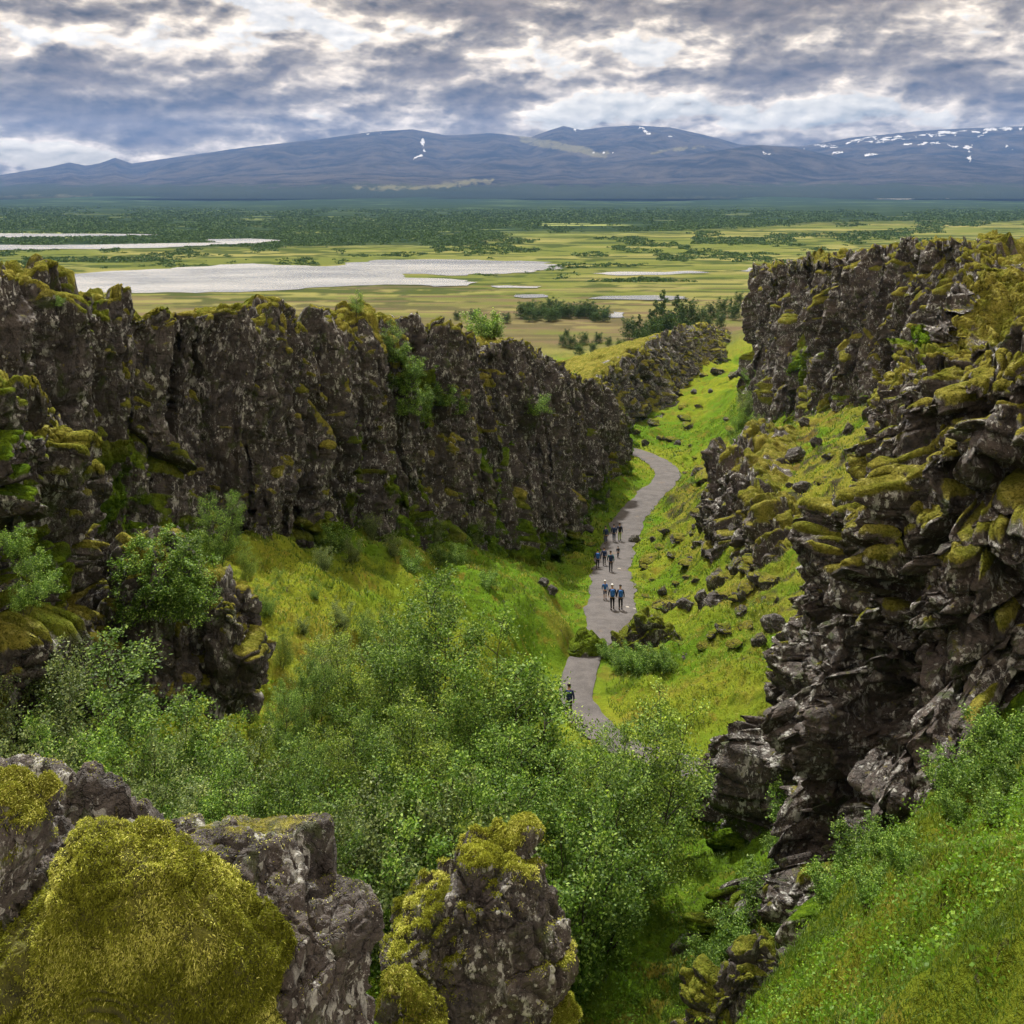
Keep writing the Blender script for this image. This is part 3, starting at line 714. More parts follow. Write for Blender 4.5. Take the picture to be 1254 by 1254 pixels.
Lz = lambda u, D, z: np.array(((u - 627) / F * D, D, z))
LUSH += [tuple(W3(520, 460, 79)) + (2.6,), tuple(W3(500, 500, 78)) + (2.6,), tuple(W3(545, 490, 80)) + (1.8,), tuple(W3(440, 650, 70)) + (4,), tuple(W3(390, 690, 64)) + (3.5,), tuple(W3(505, 620, 76)) + (2.2,), tuple(W3(160, 640, 47)) + (4,),
         tuple(W3(420, 560, 68)) + (1.6,), tuple(W3(1080, 430, 60)) + (2.4,), tuple(W3(1060, 480, 60)) + (2.4,), tuple(W3(1000, 450, 140)) + (5,)]
left = [(W3(-420, 320, 25), Lz(-420, 25.5, -14)), (W3(-150, 324, 30), Lz(-150, 30.5, -17)), (W3(-20, 326, 36), Lz(0, 37, -18)), (W3(45, 334, 40), Lz(70, 41, -18)), (W3(105, 374, 44.5), Lz(140, 45, -18)),
        (W3(200, 380, 50), Lz(225, 50.5, -18)), (W3(262, 378, 54), Lz(285, 54.5, -20)), (W3(350, 384, 60), Lz(372, 60.5, -21.5)), (W3(400, 398, 66), Lz(425, 66, -22)), (W3(470, 396, 73), Lz(490, 73, -23.5)),
        (W3(530, 390, 80), Lz(548, 80, -27)), (W3(600, 408, 88), Lz(612, 87, -30.5)), (W3(650, 415, 95), Lz(655, 93, -32)), (W3(688, 432, 104), Lz(693, 102, -34.6)), (W3(702, 458, 112), Lz(712, 112, -35.6)),
        (W3(738, 472, 135), Lz(745, 134, -36.8)), (W3(762, 500, 165), Lz(768, 164, -38.8)), (W3(764, 505, 180), Lz(766, 180, -39.5))]
cl_left = cliff('cliff', left, 'dark columnar basalt wall with mossy brow along the left of the gorge', M_left, 101, int(1700 * QUAL), int(560 * QUAL), 24, (-1, .25),
                drop=lambda e: -.06 * e - np.clip(e - 7, 0, 99) ** 1.3 * .9, sizes=((4.6, 22.0, 1.7), (1.6, 16.0, 1.15), (.75, 6.0, .42), (.33, 1.6, .12)), lean=.8, topwob=.35, mossk=1.05, vec=.16, bias=.25, warp=.3, lat=.7, footh=5.0, low_moss=.08)
print('left', time.time() - T0)
second = [(W3(735, 470, 165), Lz(742, 160, -39)), (W3(745, 458, 185), Lz(752, 182, -41)), (W3(768, 438, 198), Lz(785, 192, -43)), (W3(800, 420, 212), Lz(820, 206, -43)), (W3(822, 404, 232), Lz(838, 226, -43)), (W3(850, 396, 252), Lz(866, 248, -43)), (W3(872, 398, 275), Lz(884, 270, -42)), (W3(880, 405, 300), Lz(900, 298, -42)), (W3(885, 405, 320), Lz(905, 320, -42))]
cliff('cliff', second, 'low ragged rock wall with grassy top beyond the bend of the path', M_left, 131, int(560 * QUAL), int(300 * QUAL), 30, (-1, .3),
      drop=lambda e: -.35 * e, disp=1.0, sizes=((5, 5, 1.4), (1.8, 4, .7), (.8, 1.2, .25)), mossk=1.0, below=3, lean=2.5, topwob=.8, round_=1.6, lushk=.5)
right = [((24, 22, -3.2), (22, 19.5, -9)), ((17.8, 27.5, -3.4), (14.2, 23.5, -11)), ((14.9, 30.5, -4.0), (9.8, 26, -15)), ((13.9, 34, -4.8), (7.0, 29.5, -22)), ((13.9, 38, -5.8), (6.2, 34, -24)), ((15.3, 43, -7.0), (7.4, 40, -25)),
         ((17.2, 48, -8.4), (9.2, 46, -26.5)), ((18.2, 53, -9.5), (11.0, 52, -27.5)), ((20.0, 59, -8.0), (14.5, 57, -27)), ((26, 65, -5.0), (21, 60.5, -24)), ((32.5, 74, -4.4), (29.5, 71, -21)),
         ((38.5, 88, -3.9), (36.5, 87.5, -19)), ((39.0, 98, -4.2), (36.5, 97, -20.8)), ((38.6, 112, -4.9), (36.4, 110, -22.5)), ((39, 121, -5.8), (36.4, 120, -25.5)), ((39, 132, -7.1), (36.2, 130, -28)), ((39.6, 150, -9.3), (37, 149, -31)),
         ((40.6, 171, -11.3), (38.6, 170, -33.5)), ((42.0, 188, -12.6), (40.6, 187, -35.2)), ((46, 198, -12.8), (45.2, 197, -36)), ((60, 206, -13), (60, 206, -37))]
right = [(np.array(t, float) + (0.5 if 28 < t[1] < 62 else 0, 0, 0), np.array(b_, float) + (-0.2 if 28 < t[1] < 40 else .6 if 40 <= t[1] < 56 else 0, 0, 0)) for t, b_ in right][::-1]
print('second', time.time() - T0)
ksplit = 9   # stations 0..: far end first
far_r = right[:11]; near_r = right[9:]
cl_far = cliff('cliff', far_r, 'tall columnar cliff running away on the right with flat dark top', M_right, 151, int(1250 * QUAL), int(420 * QUAL), 90, (1, -.05),
               drop=lambda e: .004 * e, warp=.3, sizes=((5.0, 20, 2.0), (1.8, 14, 1.15), (.8, 4, .38)), lean=1.0, topwob=.7, lushk=.6)
print('far', time.time() - T0)
cl_near = cliff('cliff', near_r, 'jumbled near cliff of mossy brown lava blocks on the right', M_right, 171, int(1750 * QUAL), int(900 * QUAL), 60, (1, .45),
                drop=lambda e: .012 * e, disp=1.0, warp=.35, sizes=((3.4, 6.5, 1.6), (1.6, 3.6, 1.0), (.65, 1.1, .5), (.26, .36, .17)), lean=.2, round_=1.8, topwob=.5, lushk=.3, mossk=.8, bias=.30, lat=1.0, below=8, low_moss=-.30)
print('near', time.time() - T0)
ledge = [(W3(925, 535, 116), W3(915, 560, 114)), (W3(910, 548, 110), W3(893, 590, 108)), (W3(890, 552, 103), W3(876, 640, 102)), (W3(880, 578, 96), W3(872, 698, 93)), (W3(900, 606, 89), W3(886, 722, 87)), (W3(940, 640, 82), W3(928, 748, 81)), (W3(975, 700, 75), W3(962, 790, 73))]
cliff('cliff', ledge, 'low dark rock step below the mossy slope right of the path', M_right, 191, int(420 * QUAL), int(300 * QUAL), 9, (1, .1),
      drop=lambda e: .16 * e - np.clip(e - 4, 0, 9) * .5, sizes=((2.6, 3.5, 1.3), (1.1, 1.8, .6), (.5, .7, .2)), lean=.5, topwob=.6, round_=.7, below=3, bias=-.25, browk=0, mossk=.7)
buttress = [(W3(-420, 395, 21), Lz(-420, 20, -13)), (W3(-160, 392, 22.5), Lz(-170, 21.5, -13)), (W3(-40, 392, 24), Lz(-40, 22, -14)), (W3(18, 402, 25.5), Lz(50, 24, -14.5)), (W3(45, 455, 26.5), Lz(90, 25.5, -15)), (W3(85, 500, 28), Lz(130, 27, -15.5)),
            (W3(118, 515, 29.5), Lz(152, 29, -16)), (W3(134, 570, 31), Lz(160, 31, -16.5)), (W3(130, 600, 33.5), Lz(150, 34, -16.5)), (W3(90, 600, 37), Lz(110, 38, -16.5))]
LUSH += [tuple(W3(20, 690, 23)) + (1.6,), tuple(W3(40, 560, 23)) + (1.2,), tuple(W3(130, 700, 29)) + (1.4,)]
cliff('cliff', buttress, 'stepped near rock buttress with thick moss cushions at far left', M_left, 211, int(900 * QUAL), int(620 * QUAL), 10, (-1, .7),
      drop=lambda e: .25 * e, warp=.4, sizes=((3.0, 3.6, 1.5), (1.3, 1.6, .75), (.55, .8, .26), (.25, .3, .1)), lean=.6, topwob=.3, round_=1.3, mossk=.95, below=7, bias=.6, vec=.3)
print('cliffs', time.time() - T0)

# ------------------------------------------------------------------ rocks
def sphere_dirs(n):
    """cube sphere as six welded grids: (verts, quads)"""
    V = {}; verts = []; quads = []
    a = np.tan(np.linspace(-math.pi / 4, math.pi / 4, n + 1))
    idx = []
    allv = []; off = 0
    for ax in range(3):
        for sg in (-1, 1):
            A, B_ = np.meshgrid(a, a); o = np.full(A.shape, float(sg))
            v = [None] * 3; v[ax] = o; v[(ax + 1) % 3] = A * sg; v[(ax + 2) % 3] = B_
            v = np.stack(v, -1).reshape(-1, 3); allv.append(v / np.linalg.norm(v, axis=1, keepdims=True))
            quads.append(grid_faces(n + 1, n + 1) + off); off += (n + 1) ** 2
    V = np.concatenate(allv); Q = np.concatenate(quads)
    key = np.round(V * 40000).astype(np.int64); k1 = key[:, 0] * 100003 ** 2 + key[:, 1] * 100003 + key[:, 2]
    u, first, inv = np.unique(k1, return_index=True, return_inverse=True)
    return V[first], inv.reshape(-1)[Q]
def vnormals(V, Q):
    n = np.cross(V[Q[:, 2]] - V[Q[:, 0]], V[Q[:, 3]] - V[Q[:, 1]]); N = np.zeros_like(V)
    for k in range(4):
        for a in range(3): N[:, a] += np.bincount(Q[:, k], n[:, a], len(V))
    return N / (np.linalg.norm(N, axis=1, keepdims=True) + 1e-12)
def stone(name, seed, n=26, size=(1, 1, .75), mossk=1.0, mat=None, bl=.45, parent=None):
    V, Q = sphere_dirs(n)
    rr = np.random.RandomState(seed)
    # chop the ball with random planes: angular lava block
    r = np.ones(len(V)) * 1.0
    for i in range(13):
        d = rr.normal(size=3); d /= np.linalg.norm(d); c = V @ d; h = rr.uniform(.58, .88)
        r = np.minimum(r, np.where(c > .05, h / np.maximum(c, .05), 9))
    P = V * r[:, None]
    P = P * (1 + (fbm(P * 1.3 + seed, 3, seed) * .16 + fbm(P * 4 + seed, 4, seed + 1) * .07 + fbm(P * 11 + seed, 3, seed + 2) * .03))[:, None]
    P *= np.array(size)
    N = vnormals(P, Q)
    moss = sstep(.35, .8, N[:, 2] + fbm(P * 2.2, 3, seed + 5) * .35) * mossk
    P = P + np.array([0, 0, 1.]) * (moss * .07)[:, None]
    return mesh_np(name, P, Q, mat or M_stone, True, dict(moss=moss, lush=np.clip(fbm(P * .8, 2, seed + 8) + .2, 0, 1)), parent)
def outline_rock(name, poly, ctr, D, depth, seed, label, cat, n=(260, 420), mat=None, mossk=1.0, amp=1.0, pw=.62, moss_bias=0., group=None, off=0.0, fine=True, sizes=None, lush=0.0, parent=None):
    """rock whose outline seen from the viewpoint is poly (photo pixels); it has its own distance D, size and thickness"""
    c = np.array(ctr, float); poly = np.array(poly, float) - c
    ang = np.arctan2(poly[:, 1], poly[:, 0]); o = np.argsort(ang); ang = ang[o]; rad = np.hypot(*poly[o].T)
    nr, nc = n
    th = np.linspace(-math.pi, math.pi, nc, endpoint=False)
    # radius by straight lines between the traced points
    A = np.r_[ang[-1] - 2 * math.pi, ang, ang[0] + 2 * math.pi]; Rr = np.r_[rad[-1], rad, rad[0]]
    k = np.clip(np.searchsorted(A, th, 'right') - 1, 0, len(A) - 2)
    p0 = np.stack([Rr[k] * np.cos(A[k]), Rr[k] * np.sin(A[k])], 1); p1 = np.stack([Rr[k + 1] * np.cos(A[k + 1]), Rr[k + 1] * np.sin(A[k + 1])], 1)
    d = np.stack([np.cos(th), np.sin(th)], 1); e = p1 - p0
    den = d[:, 0] * e[:, 1] - d[:, 1] * e[:, 0]; r = (p0[:, 0] * e[:, 1] - p0[:, 1] * e[:, 0]) / np.where(np.abs(den) < 1e-6, 1e-6, den)
    r = np.convolve(np.r_[r[-2:], r, r[:2]], np.ones(5) / 5, 'valid')
    phi = np.linspace(-math.pi / 2, math.pi / 2, nr)[:, None]
    cr = np.sign(np.cos(phi)) * np.abs(np.cos(phi)) ** pw; sr = np.sign(np.sin(phi)) * np.abs(np.sin(phi)) ** .8
    K = D / F
    X = cr * r * np.cos(th) * K; Z = -cr * r * np.sin(th) * K; Y = np.where(sr > 0, sr * .22, sr) * depth * np.ones_like(X)
    P = np.stack([X, Y, Z], -1)
    W_ = P + np.array([(c[0] - 627) * K, D, -(c[1] - HV) * K])
    N = gnormal(P); 
    if (N * P).sum() < 0: N = -N
    N[0] = (0, -1, 0); N[-1] = (0, 1, 0)
    dd, LV = blocks(W_ / off if off else W_, seed, sizes=sizes or ((1.1, 1.1, .2), (.45, .5, .09), (.18, .2, .035)), warp=.35)
    dd = dd * amp
    dd += (fbm(W_ * 3, 4, seed + 1) * .07 + fbm(W_ * 12, 4, seed + 2) * .028 + (fbm(W_ * 38, 3, seed + 3) * .010 if D < 12 else 0)) * amp
    dd -= np.percentile(dd, 88); fade = np.abs(np.cos(phi)) ** .25
    Pd = P + N * (dd * fade)[..., None]
    N2 = gnormal(Pd)
    if (N2 * P).sum() < 0: N2 = -N2
    nz = blur(N2[..., 2].copy(), 2)
    moss = np.clip(sstep(.3, .75, nz + fbm(W_ * 1.7, 3, seed + 5) * .3 + moss_bias) * mossk, 0, 1) * fade
    moss = blur(moss, 2)
    pil = vor(W_ * 4.0 / max(depth, .4), seed + 9)[0]
    Pd = Pd + (N2 * .5 + np.array([0, 0, .5])) * (moss * (.05 + .06 * np.clip(.7 - pil, 0, 1)) * min(depth, 1.5))[..., None]
    Fq = grid_faces(nr, nc, True)
    o = mesh_np(name, Pd.reshape(-1, 3), Fq, mat or M_near, True, dict(moss=moss, lush=np.full(moss.shape, lush)), parent)
    if not parent:
        o.location = tuple(np.array([(c[0] - 627) * K, D, -(c[1] - HV) * K])); tag(o, label, cat, group)
    return o, Pd, N2, moss
def fronds(name, P, N, wgt, count, length, width, mat, seed, parent=None, lay=.5, droop=(0, 0, -1), jit=.6):
    """short moss or grass blades standing on a surface: P, N (n,3), wgt (n)"""
    rs = np.random.RandomState(seed); p = wgt / wgt.sum(); i = rs.choice(len(P), count, p=p)
    B0 = P[i] + rs.normal(size=(count, 3)) * length * .25; n = N[i] + rs.normal(size=(count, 3)) * jit + np.array(droop) * lay
    n /= np.linalg.norm(n, axis=1, keepdims=True)
    s_ = np.cross(n, rs.normal(size=(count, 3))); s_ /= np.linalg.norm(s_, axis=1, keepdims=True)
    L = length * rs.uniform(.5, 1.3, count)[:, None]; w_ = width * rs.uniform(.7, 1.3, count)[:, None]
    m_ = B0 + n * L * .55 + np.array(droop) * L * .06; t_ = B0 + n * L * .9 + np.array(droop) * L * .28
    V = np.stack([B0 - s_ * w_ * .5, B0 + s_ * w_ * .5, m_ + s_ * w_ * .45, t_, m_ - s_ * w_ * .45], 1).reshape(-1, 3)
    k = np.arange(count)[:, None] * 5
    Q = np.concatenate([k + np.array([[0, 1, 2, 4]]), k + np.array([[4, 2, 3, 3]])], 0)
    tri = np.concatenate([k + np.array([[0, 1, 2]]), k + np.array([[0, 2, 4]]), k + np.array([[4, 2, 3]])], 0)
    return mesh_np(name, V, tri, mat, False, dict(rnd=np.repeat(np.clip(.45 + .55 * fbm(B0 * (1.1 / length) * .06, 3, seed + 3) + rs.normal(size=count) * .26, 0, 1), 5)), parent)

# foreground boulder with its big moss cushion
big_poly = [(-170, 960), (-60, 946), (0, 938), (40, 937), (75, 936), (105, 946), (140, 962), (170, 968), (200, 978), (235, 988), (262, 992), (282, 978), (300, 974), (325, 985), (350, 995), (375, 1015), (400, 1032), (425, 1050), (447, 1064), (462, 1080), (471, 1100), (473, 1150), (480, 1190), (487, 1220), (492, 1254), (500, 1320), (480, 1480), (200, 1560), (-170, 1500)]
bo, bP, bN, bM = outline_rock('boulder', big_poly, (170, 1230), 5.0, .75, 301, 'big foreground boulder at bottom left with white lichen and a yellow moss cushion', 'boulder', n=(420, 900), mossk=0.5, amp=.8, pw=.45, moss_bias=-.3,
             sizes=((.8, .8, .16), (.3, .3, .07), (.11, .12, .03)))
cush = [(72, 1060), (78, 1030), (100, 1012), (125, 1004), (170, 1006), (215, 1014), (255, 1035), (290, 1062), (320, 1090), (350, 1108), (368, 1128), (371, 1160), (362, 1200), (352, 1254), (350, 1330), (300, 1480), (60, 1500), (-140, 1460), (-150, 1180), (-40, 1120), (0, 1110), (40, 1100)]
co_, cP, cN, cM = outline_rock('moss_cushion', cush, (150, 1230), 4.5, .30, 331, '', '', n=(220, 420), mat=None, mossk=0, amp=.24, pw=.36, parent=bo, sizes=((.5, .5, .22), (.18, .18, .12), (.06, .06, .05)))
K45 = 4.5 / F; K5 = 5.0 / F
coff = np.array([(150 - 627) * K45, 4.5, -(1230 - HV) * K45]) - np.array([(170 - 627) * K5, 5.0, -(1230 - HV) * K5])
co_.location = tuple(coff); co_.data.materials.clear()
def cushion_material():
    m, b, pr, out = mat_new('moss_cushion'); P = obj_co(b)
    c = b.mix(b.ramp01(b.noise(P, 3, 5, .7), .35, .65), (.13, .135, .016), (.055, .058, .014))
    c = b.mix(b.ramp01(b.noise(P, 22, 4, .7), .5, .75), c, (.02, .02, .006)); b.put(pr.inputs['Base Color'], c); pr.inputs['Roughness'].default_value = 1
    bump(b, pr, b.noise(P, 40, 4, .7), 1, .03); return m
co_.data.materials.append(cushion_material())
sel = (cN[..., 1] < .35) | (cN[..., 2] > .3)
thin = sstep(-.4, .15, fbm(cP * 3.4, 5, 341, .65) + .15) * .92 + .08
area = np.linalg.norm(np.cross(np.gradient(cP, axis=1), np.gradient(cP, axis=0)), axis=-1)
wg = (sel * thin * area).ravel(); sv = wg > 0
fronds('moss_fronds', cP.reshape(-1, 3)[sv], cN.reshape(-1, 3)[sv], wg[sv], 430000, .0145, .0034, M_moss, 7, co_, lay=.2, jit=.95)
wb = (bM * np.linalg.norm(np.cross(np.gradient(bP, axis=1), np.gradient(bP, axis=0)), axis=-1)).ravel(); sv = wb > 1e-9
fronds('moss_fronds', bP.reshape(-1, 3)[sv], bN.reshape(-1, 3)[sv], wb[sv], 9000, .010, .0032, M_moss, 8, bo)

edge_poly = [(-90, 960), (-40, 948), (0, 944), (30, 946), (52, 955), (70, 975), (73, 1000), (66, 1030), (50, 1060), (30, 1090), (5, 1115), (-30, 1140), (-90, 1150)]
eo, eP, eN, eM = outline_rock('boulder', edge_poly, (-10, 1040), 4.0, .22, 351, 'pale lichen-streaked rock tip cut off by the left edge, in front of the moss cushion', 'boulder', n=(160, 300), mossk=.8, amp=.3, pw=.5, moss_bias=.05, sizes=((.3, .4, .16), (.12, .15, .06)))
wb = (eM * np.linalg.norm(np.cross(np.gradient(eP, axis=1), np.gradient(eP, axis=0)), axis=-1)).ravel(); sv = wb > 1e-9
fronds('moss_fronds', eP.reshape(-1, 3)[sv], eN.reshape(-1, 3)[sv], wb[sv], 16000, .011, .003, M_moss, 9, eo)

mid_poly = [(548, 1052), (545, 1034), (552, 1024), (568, 1018), (600, 1014), (622, 1015), (640, 1022), (654, 1036), (664, 1058), (676, 1075), (690, 1088), (703, 1108), (712, 1125), (714, 1140), (706, 1156), (695, 1172), (691, 1200), (690, 1254), (684, 1330), (600, 1420), (510, 1400), (480, 1300), (474, 1254), (478, 1190), (470, 1150), (470, 1118), (474, 1100), (490, 1084), (510, 1066), (530, 1058)]
mo_, mP, mN, mM = outline_rock('boulder', mid_poly, (590, 1190), 9.0, .75, 371, 'split mossy boulder rising at the bottom centre beside the grass slope', 'boulder', n=(360, 620), mossk=.9, amp=.8, pw=.5, moss_bias=-.22, sizes=((.75, .6, .14), (.36, .33, .13), (.12, .14, .04)))
wb = (mM * np.linalg.norm(np.cross(np.gradient(mP, axis=1), np.gradient(mP, axis=0)), axis=-1)).ravel(); sv = wb > 1e-9
fronds('moss_fronds', mP.reshape(-1, 3)[sv], mN.reshape(-1, 3)[sv], wb[sv] ** 1.5, 90000, .022, .0055, M_moss, 10, mo_, lay=.2)
low_poly = [(478, 1196), (500, 1190), (530, 1205), (548, 1228), (562, 1254), (570, 1330), (520, 1380), (470, 1350), (462, 1280), (468, 1230)]
lo, lP, lN, lM = outline_rock('boulder', low_poly, (515, 1280), 7.6, .4, 381, 'low moss-capped rock wedged between the two foreground boulders', 'boulder', n=(160, 260), mossk=1.2, amp=.6, moss_bias=.25, sizes=((.4, .4, .2), (.15, .15, .07)))
wb = (lM * np.linalg.norm(np.cross(np.gradient(lP, axis=1), np.gradient(lP, axis=0)), axis=-1)).ravel(); sv = wb > 1e-9
fronds('moss_fronds', lP.reshape(-1, 3)[sv], lN.reshape(-1, 3)[sv], wb[sv], 30000, .022, .0055, M_moss, 11, lo)
# left outcrop under the bush
outline_rock('boulder', [(160, 672), (190, 650), (225, 648), (246, 680), (256, 720), (266, 780), (268, 826), (250, 858), (205, 866), (160, 850), (140, 800), (142, 720)], (205, 765), 33.5, 2.2, 401, 'square lava block with a bright green bush on top, left of the thicket', 'boulder', n=(200, 320), mat=M_left, mossk=1, amp=1.0, pw=.4, sizes=((2.2, 2.4, .6), (.9, 1, .3), (.35, .4, .12)))
outline_rock('boulder', [(250, 706), (285, 698), (312, 706), (326, 740), (333, 790), (330, 836), (305, 872), (270, 872), (250, 840), (243, 780)], (288, 785), 34.5, 2.0, 411, 'tall dark lava block with grey lichen leaning on the square block', 'boulder', n=(200, 320), mat=M_left, mossk=1, amp=1.0, pw=.4, sizes=((2.2, 2.4, .6), (.9, 1, .3), (.35, .4, .12)))
# outcrop in the middle of the valley, and the loose block above it
outline_rock('rock_outcrop', [(735, 806), (735, 786), (748, 772), (762, 755), (790, 743), (812, 746), (826, 762), (836, 772), (850, 790), (846, 812), (800, 826), (755, 822)], (790, 788), 69, 2.4, 421, 'mossy rock outcrop in mid valley where the path bends out of sight', 'rock outcrop', n=(220, 360), mat=M_left, mossk=1.2, amp=1.0, sizes=((2.0, 1.5, .9), (.8, .8, .35), (.35, .4, .12)), moss_bias=.15, lush=.5)
outline_rock('boulder', [(850, 742), (856, 728), (875, 722), (893, 728), (897, 742), (888, 758), (868, 764), (853, 757)], (873, 743), 74, 1.2, 431, 'smooth dark rounded boulder resting on the mossy slope right of the outcrop', 'boulder', n=(120, 200), mat=M_stone, mossk=.2, amp=.5, sizes=((1.5, 1.5, .5), (.5, .5, .15)))
outline_rock('boulder', [(820, 812), (826, 798), (838, 794), (852, 797), (862, 806), (858, 820), (836, 826)], (840, 811), 66, .9, 441, 'pale brown rock lying at the right foot of the valley outcrop', 'boulder', n=(100, 160), mat=M_stone, mossk=.1, amp=.4, sizes=((1.2, 1.0, .5), (.5, .5, .15)))
outline_rock('standing_stone', [(850, 972), (856, 950), (862, 934), (867, 946), (873, 962), (878, 974), (865, 982)], (864, 965), 50, .6, 451, 'pointed dark standing stone beside the lower path end', 'standing stone', n=(90, 140), mat=M_stone, mossk=.2, amp=.2, sizes=((.8, .8, .3), (.3, .3, .1)))

outline_rock('rock_outcrop', [(822, 1300), (824, 1240), (846, 1206), (872, 1180), (892, 1152), (925, 1138), (955, 1150), (962, 1175), (950, 1205), (935, 1254), (925, 1310), (870, 1340)], (890, 1240), 24, 1.0, 461, 'mossy dark outcrop at the bottom edge where the meadow drops away', 'rock outcrop', n=(220, 320), mat=M_left, mossk=1.1, amp=.7, pw=.5, sizes=((1.1, .9, .5), (.5, .5, .22), (.2, .2, .07)), moss_bias=.05, lush=.35)
outline_rock('hummock', [(686, 806), (696, 786), (712, 772), (726, 772), (738, 782), (741, 794), (728, 803), (705, 809)], (714, 792), 68, 1.5, 471, 'low green moss hummock pushing into the left edge of the path', 'moss hummock', n=(120, 200), mat=M_left, mossk=1.6, amp=.35, sizes=((1.5, 1.0, .5), (.6, .6, .2)), moss_bias=.9, lush=.8)
# loose stones: one of each kind, then copies
protos = [stone('lava_boulder', 500 + i * 7, 26, sz, mossk=mk) for i, (sz, mk) in enumerate([((1, 1, .7), .6), ((1.2, .8, .6), .9), ((.9, 1.1, .9), .3), ((1.3, 1, .5), 1.0), ((.8, .8, 1.0), .5)])]
for p in protos: C.objects.unlink(p)
RG = random.Random(12)
def on_ground(u, v, lo=20, hi=330):
    D = np.geomspace(lo, hi, 900); X = (u - 627) / F * D; Z = ground_z(X, D)
    vv = HV - Z / D * F; k = np.where(vv <= v)[0]
    i = k[0] if len(k) else len(D) - 1
    return X[i], D[i], Z[i]
groups = [  # label, group, list of (u, v, pixel size)
 ('dark lava rock half sunk in moss between the path and the right slope', 'lava rocks right of the path',
  [(795, 690, 26), (790, 697, 12), (822, 682, 16), (808, 672, 14), (832, 663, 24), (815, 655, 16), (800, 664, 12), (845, 690, 14), (778, 664, 16), (842, 708, 12), (812, 728, 18), (790, 732, 12), (848, 655, 14), (870, 640, 16), (798, 712, 10), (825, 745, 10), (855, 600, 10), (850, 583, 14), (840, 580, 8), (862, 620, 12)]),
 ('rough lava block in the rubble heap above the smooth boulder', 'blocks of the rubble heap on the right slope',
  [(905, 700, 34), (925, 690, 26), (890, 712, 26), (880, 706, 22), (915, 722, 26), (935, 715, 30), (900, 735, 18), (945, 740, 34), (885, 775, 24), (872, 782, 18), (898, 790, 18), (915, 770, 22), (930, 790, 26), (950, 770, 30), (908, 752, 20), (860, 795, 14)]),
 ('mossy rock scattered over the slope beneath the right cliff', 'rocks on the slope below the right cliff',
  [(950, 540, 22), (975, 560, 26), (1000, 545, 22), (1020, 560, 24), (960, 585, 24), (985, 600, 22), (940, 600, 18), (1010, 590, 22), (930, 640, 18), (960, 640, 22), (990, 640, 26), (1020, 620, 18), (940, 560, 16), (915, 600, 16), (900, 640, 12), (970, 670, 20), (930, 530, 14), (985, 520, 18), (1040, 530, 22)]),
 ('small dark rock in the grass below the left wall', 'rocks below the left wall',
  [(700, 610, 10), (715, 598, 12), (735, 590, 10), (708, 655, 22), (720, 650, 14), (690, 640, 12), (665, 715, 16), (675, 725, 14), (707, 745, 10), (668, 660, 12), (738, 575, 8), (760, 570, 8), (650, 690, 14), (724, 668, 12)]),
 ('dark rock strewn across the far green hollow', 'rocks in the far hollow',
  [(790, 545, 14), (808, 538, 12), (823, 540, 16), (830, 545, 10), (800, 520, 18), (838, 515, 22), (842, 525, 16), (862, 462, 12), (880, 458, 20), (898, 462, 14), (855, 500, 8), (850, 480, 8), (870, 480, 7), (836, 500, 12), (886, 545, 10), (895, 530, 12), (900, 552, 14), (845, 548, 7), (890, 515, 10), (780, 535, 12)]),
]
rq = random.Random(77)
extra = []
for _ in range(46):
    t_ = rq.random(); v_ = 560 + 190 * t_; extra.append((rq.uniform(800 + 30 * (1 - t_), 985 - 45 * t_), v_, rq.choice([8, 10, 12, 14, 18, 24, 30])))
groups.append(('lava block with mossy top in the rubble between path and right cliff', 'rubble between path and right cliff', extra))
for lab, grp, L in groups:
    for (u, v, px) in L:
        X, Y, Z = on_ground(u, v)
        o = RG.choice(protos).copy(); C.objects.link(o); o.name = 'lava_boulder'
        sc = px / F * Y * .5
        o.location = (X, Y, Z + sc * .15); o.scale = (sc * RG.uniform(.9, 1.25), sc * RG.uniform(.9, 1.2), sc * RG.uniform(.75, 1.1)); o.rotation_euler = (RG.uniform(-.3, .3), RG.uniform(-.3, .3), RG.uniform(0, 6.28))
        tag(o, lab, 'rock', grp)
pale = plain_material('pale_stone', (.42, .40, .37), .8, (.25, .23, .2), 3)
pp = stone('pale_stone', 77, 12, (1, .8, .45), mossk=0, mat=pale); C.objects.unlink(pp)
for (u, v, px) in [(754, 690, 5), (757, 694, 7), (758, 698, 6), (762, 667, 6), (768, 746, 8), (712, 798, 9), (700, 797, 5), (776, 747, 6), (765, 752, 4)]:
    X, Y, Z = on_ground(u, v); o = pp.copy(); C.objects.link(o); sc = px / F * Y * .5
    o.location = (X, Y, Z + .05); o.scale = (sc, sc, sc); o.rotation_euler = (0, 0, RG.uniform(0, 6)); tag(o, 'small pale stone lying along the edge of the gravel path', 'stone', 'pale stones along the path edge')
print('rocks', time.time() - T0)

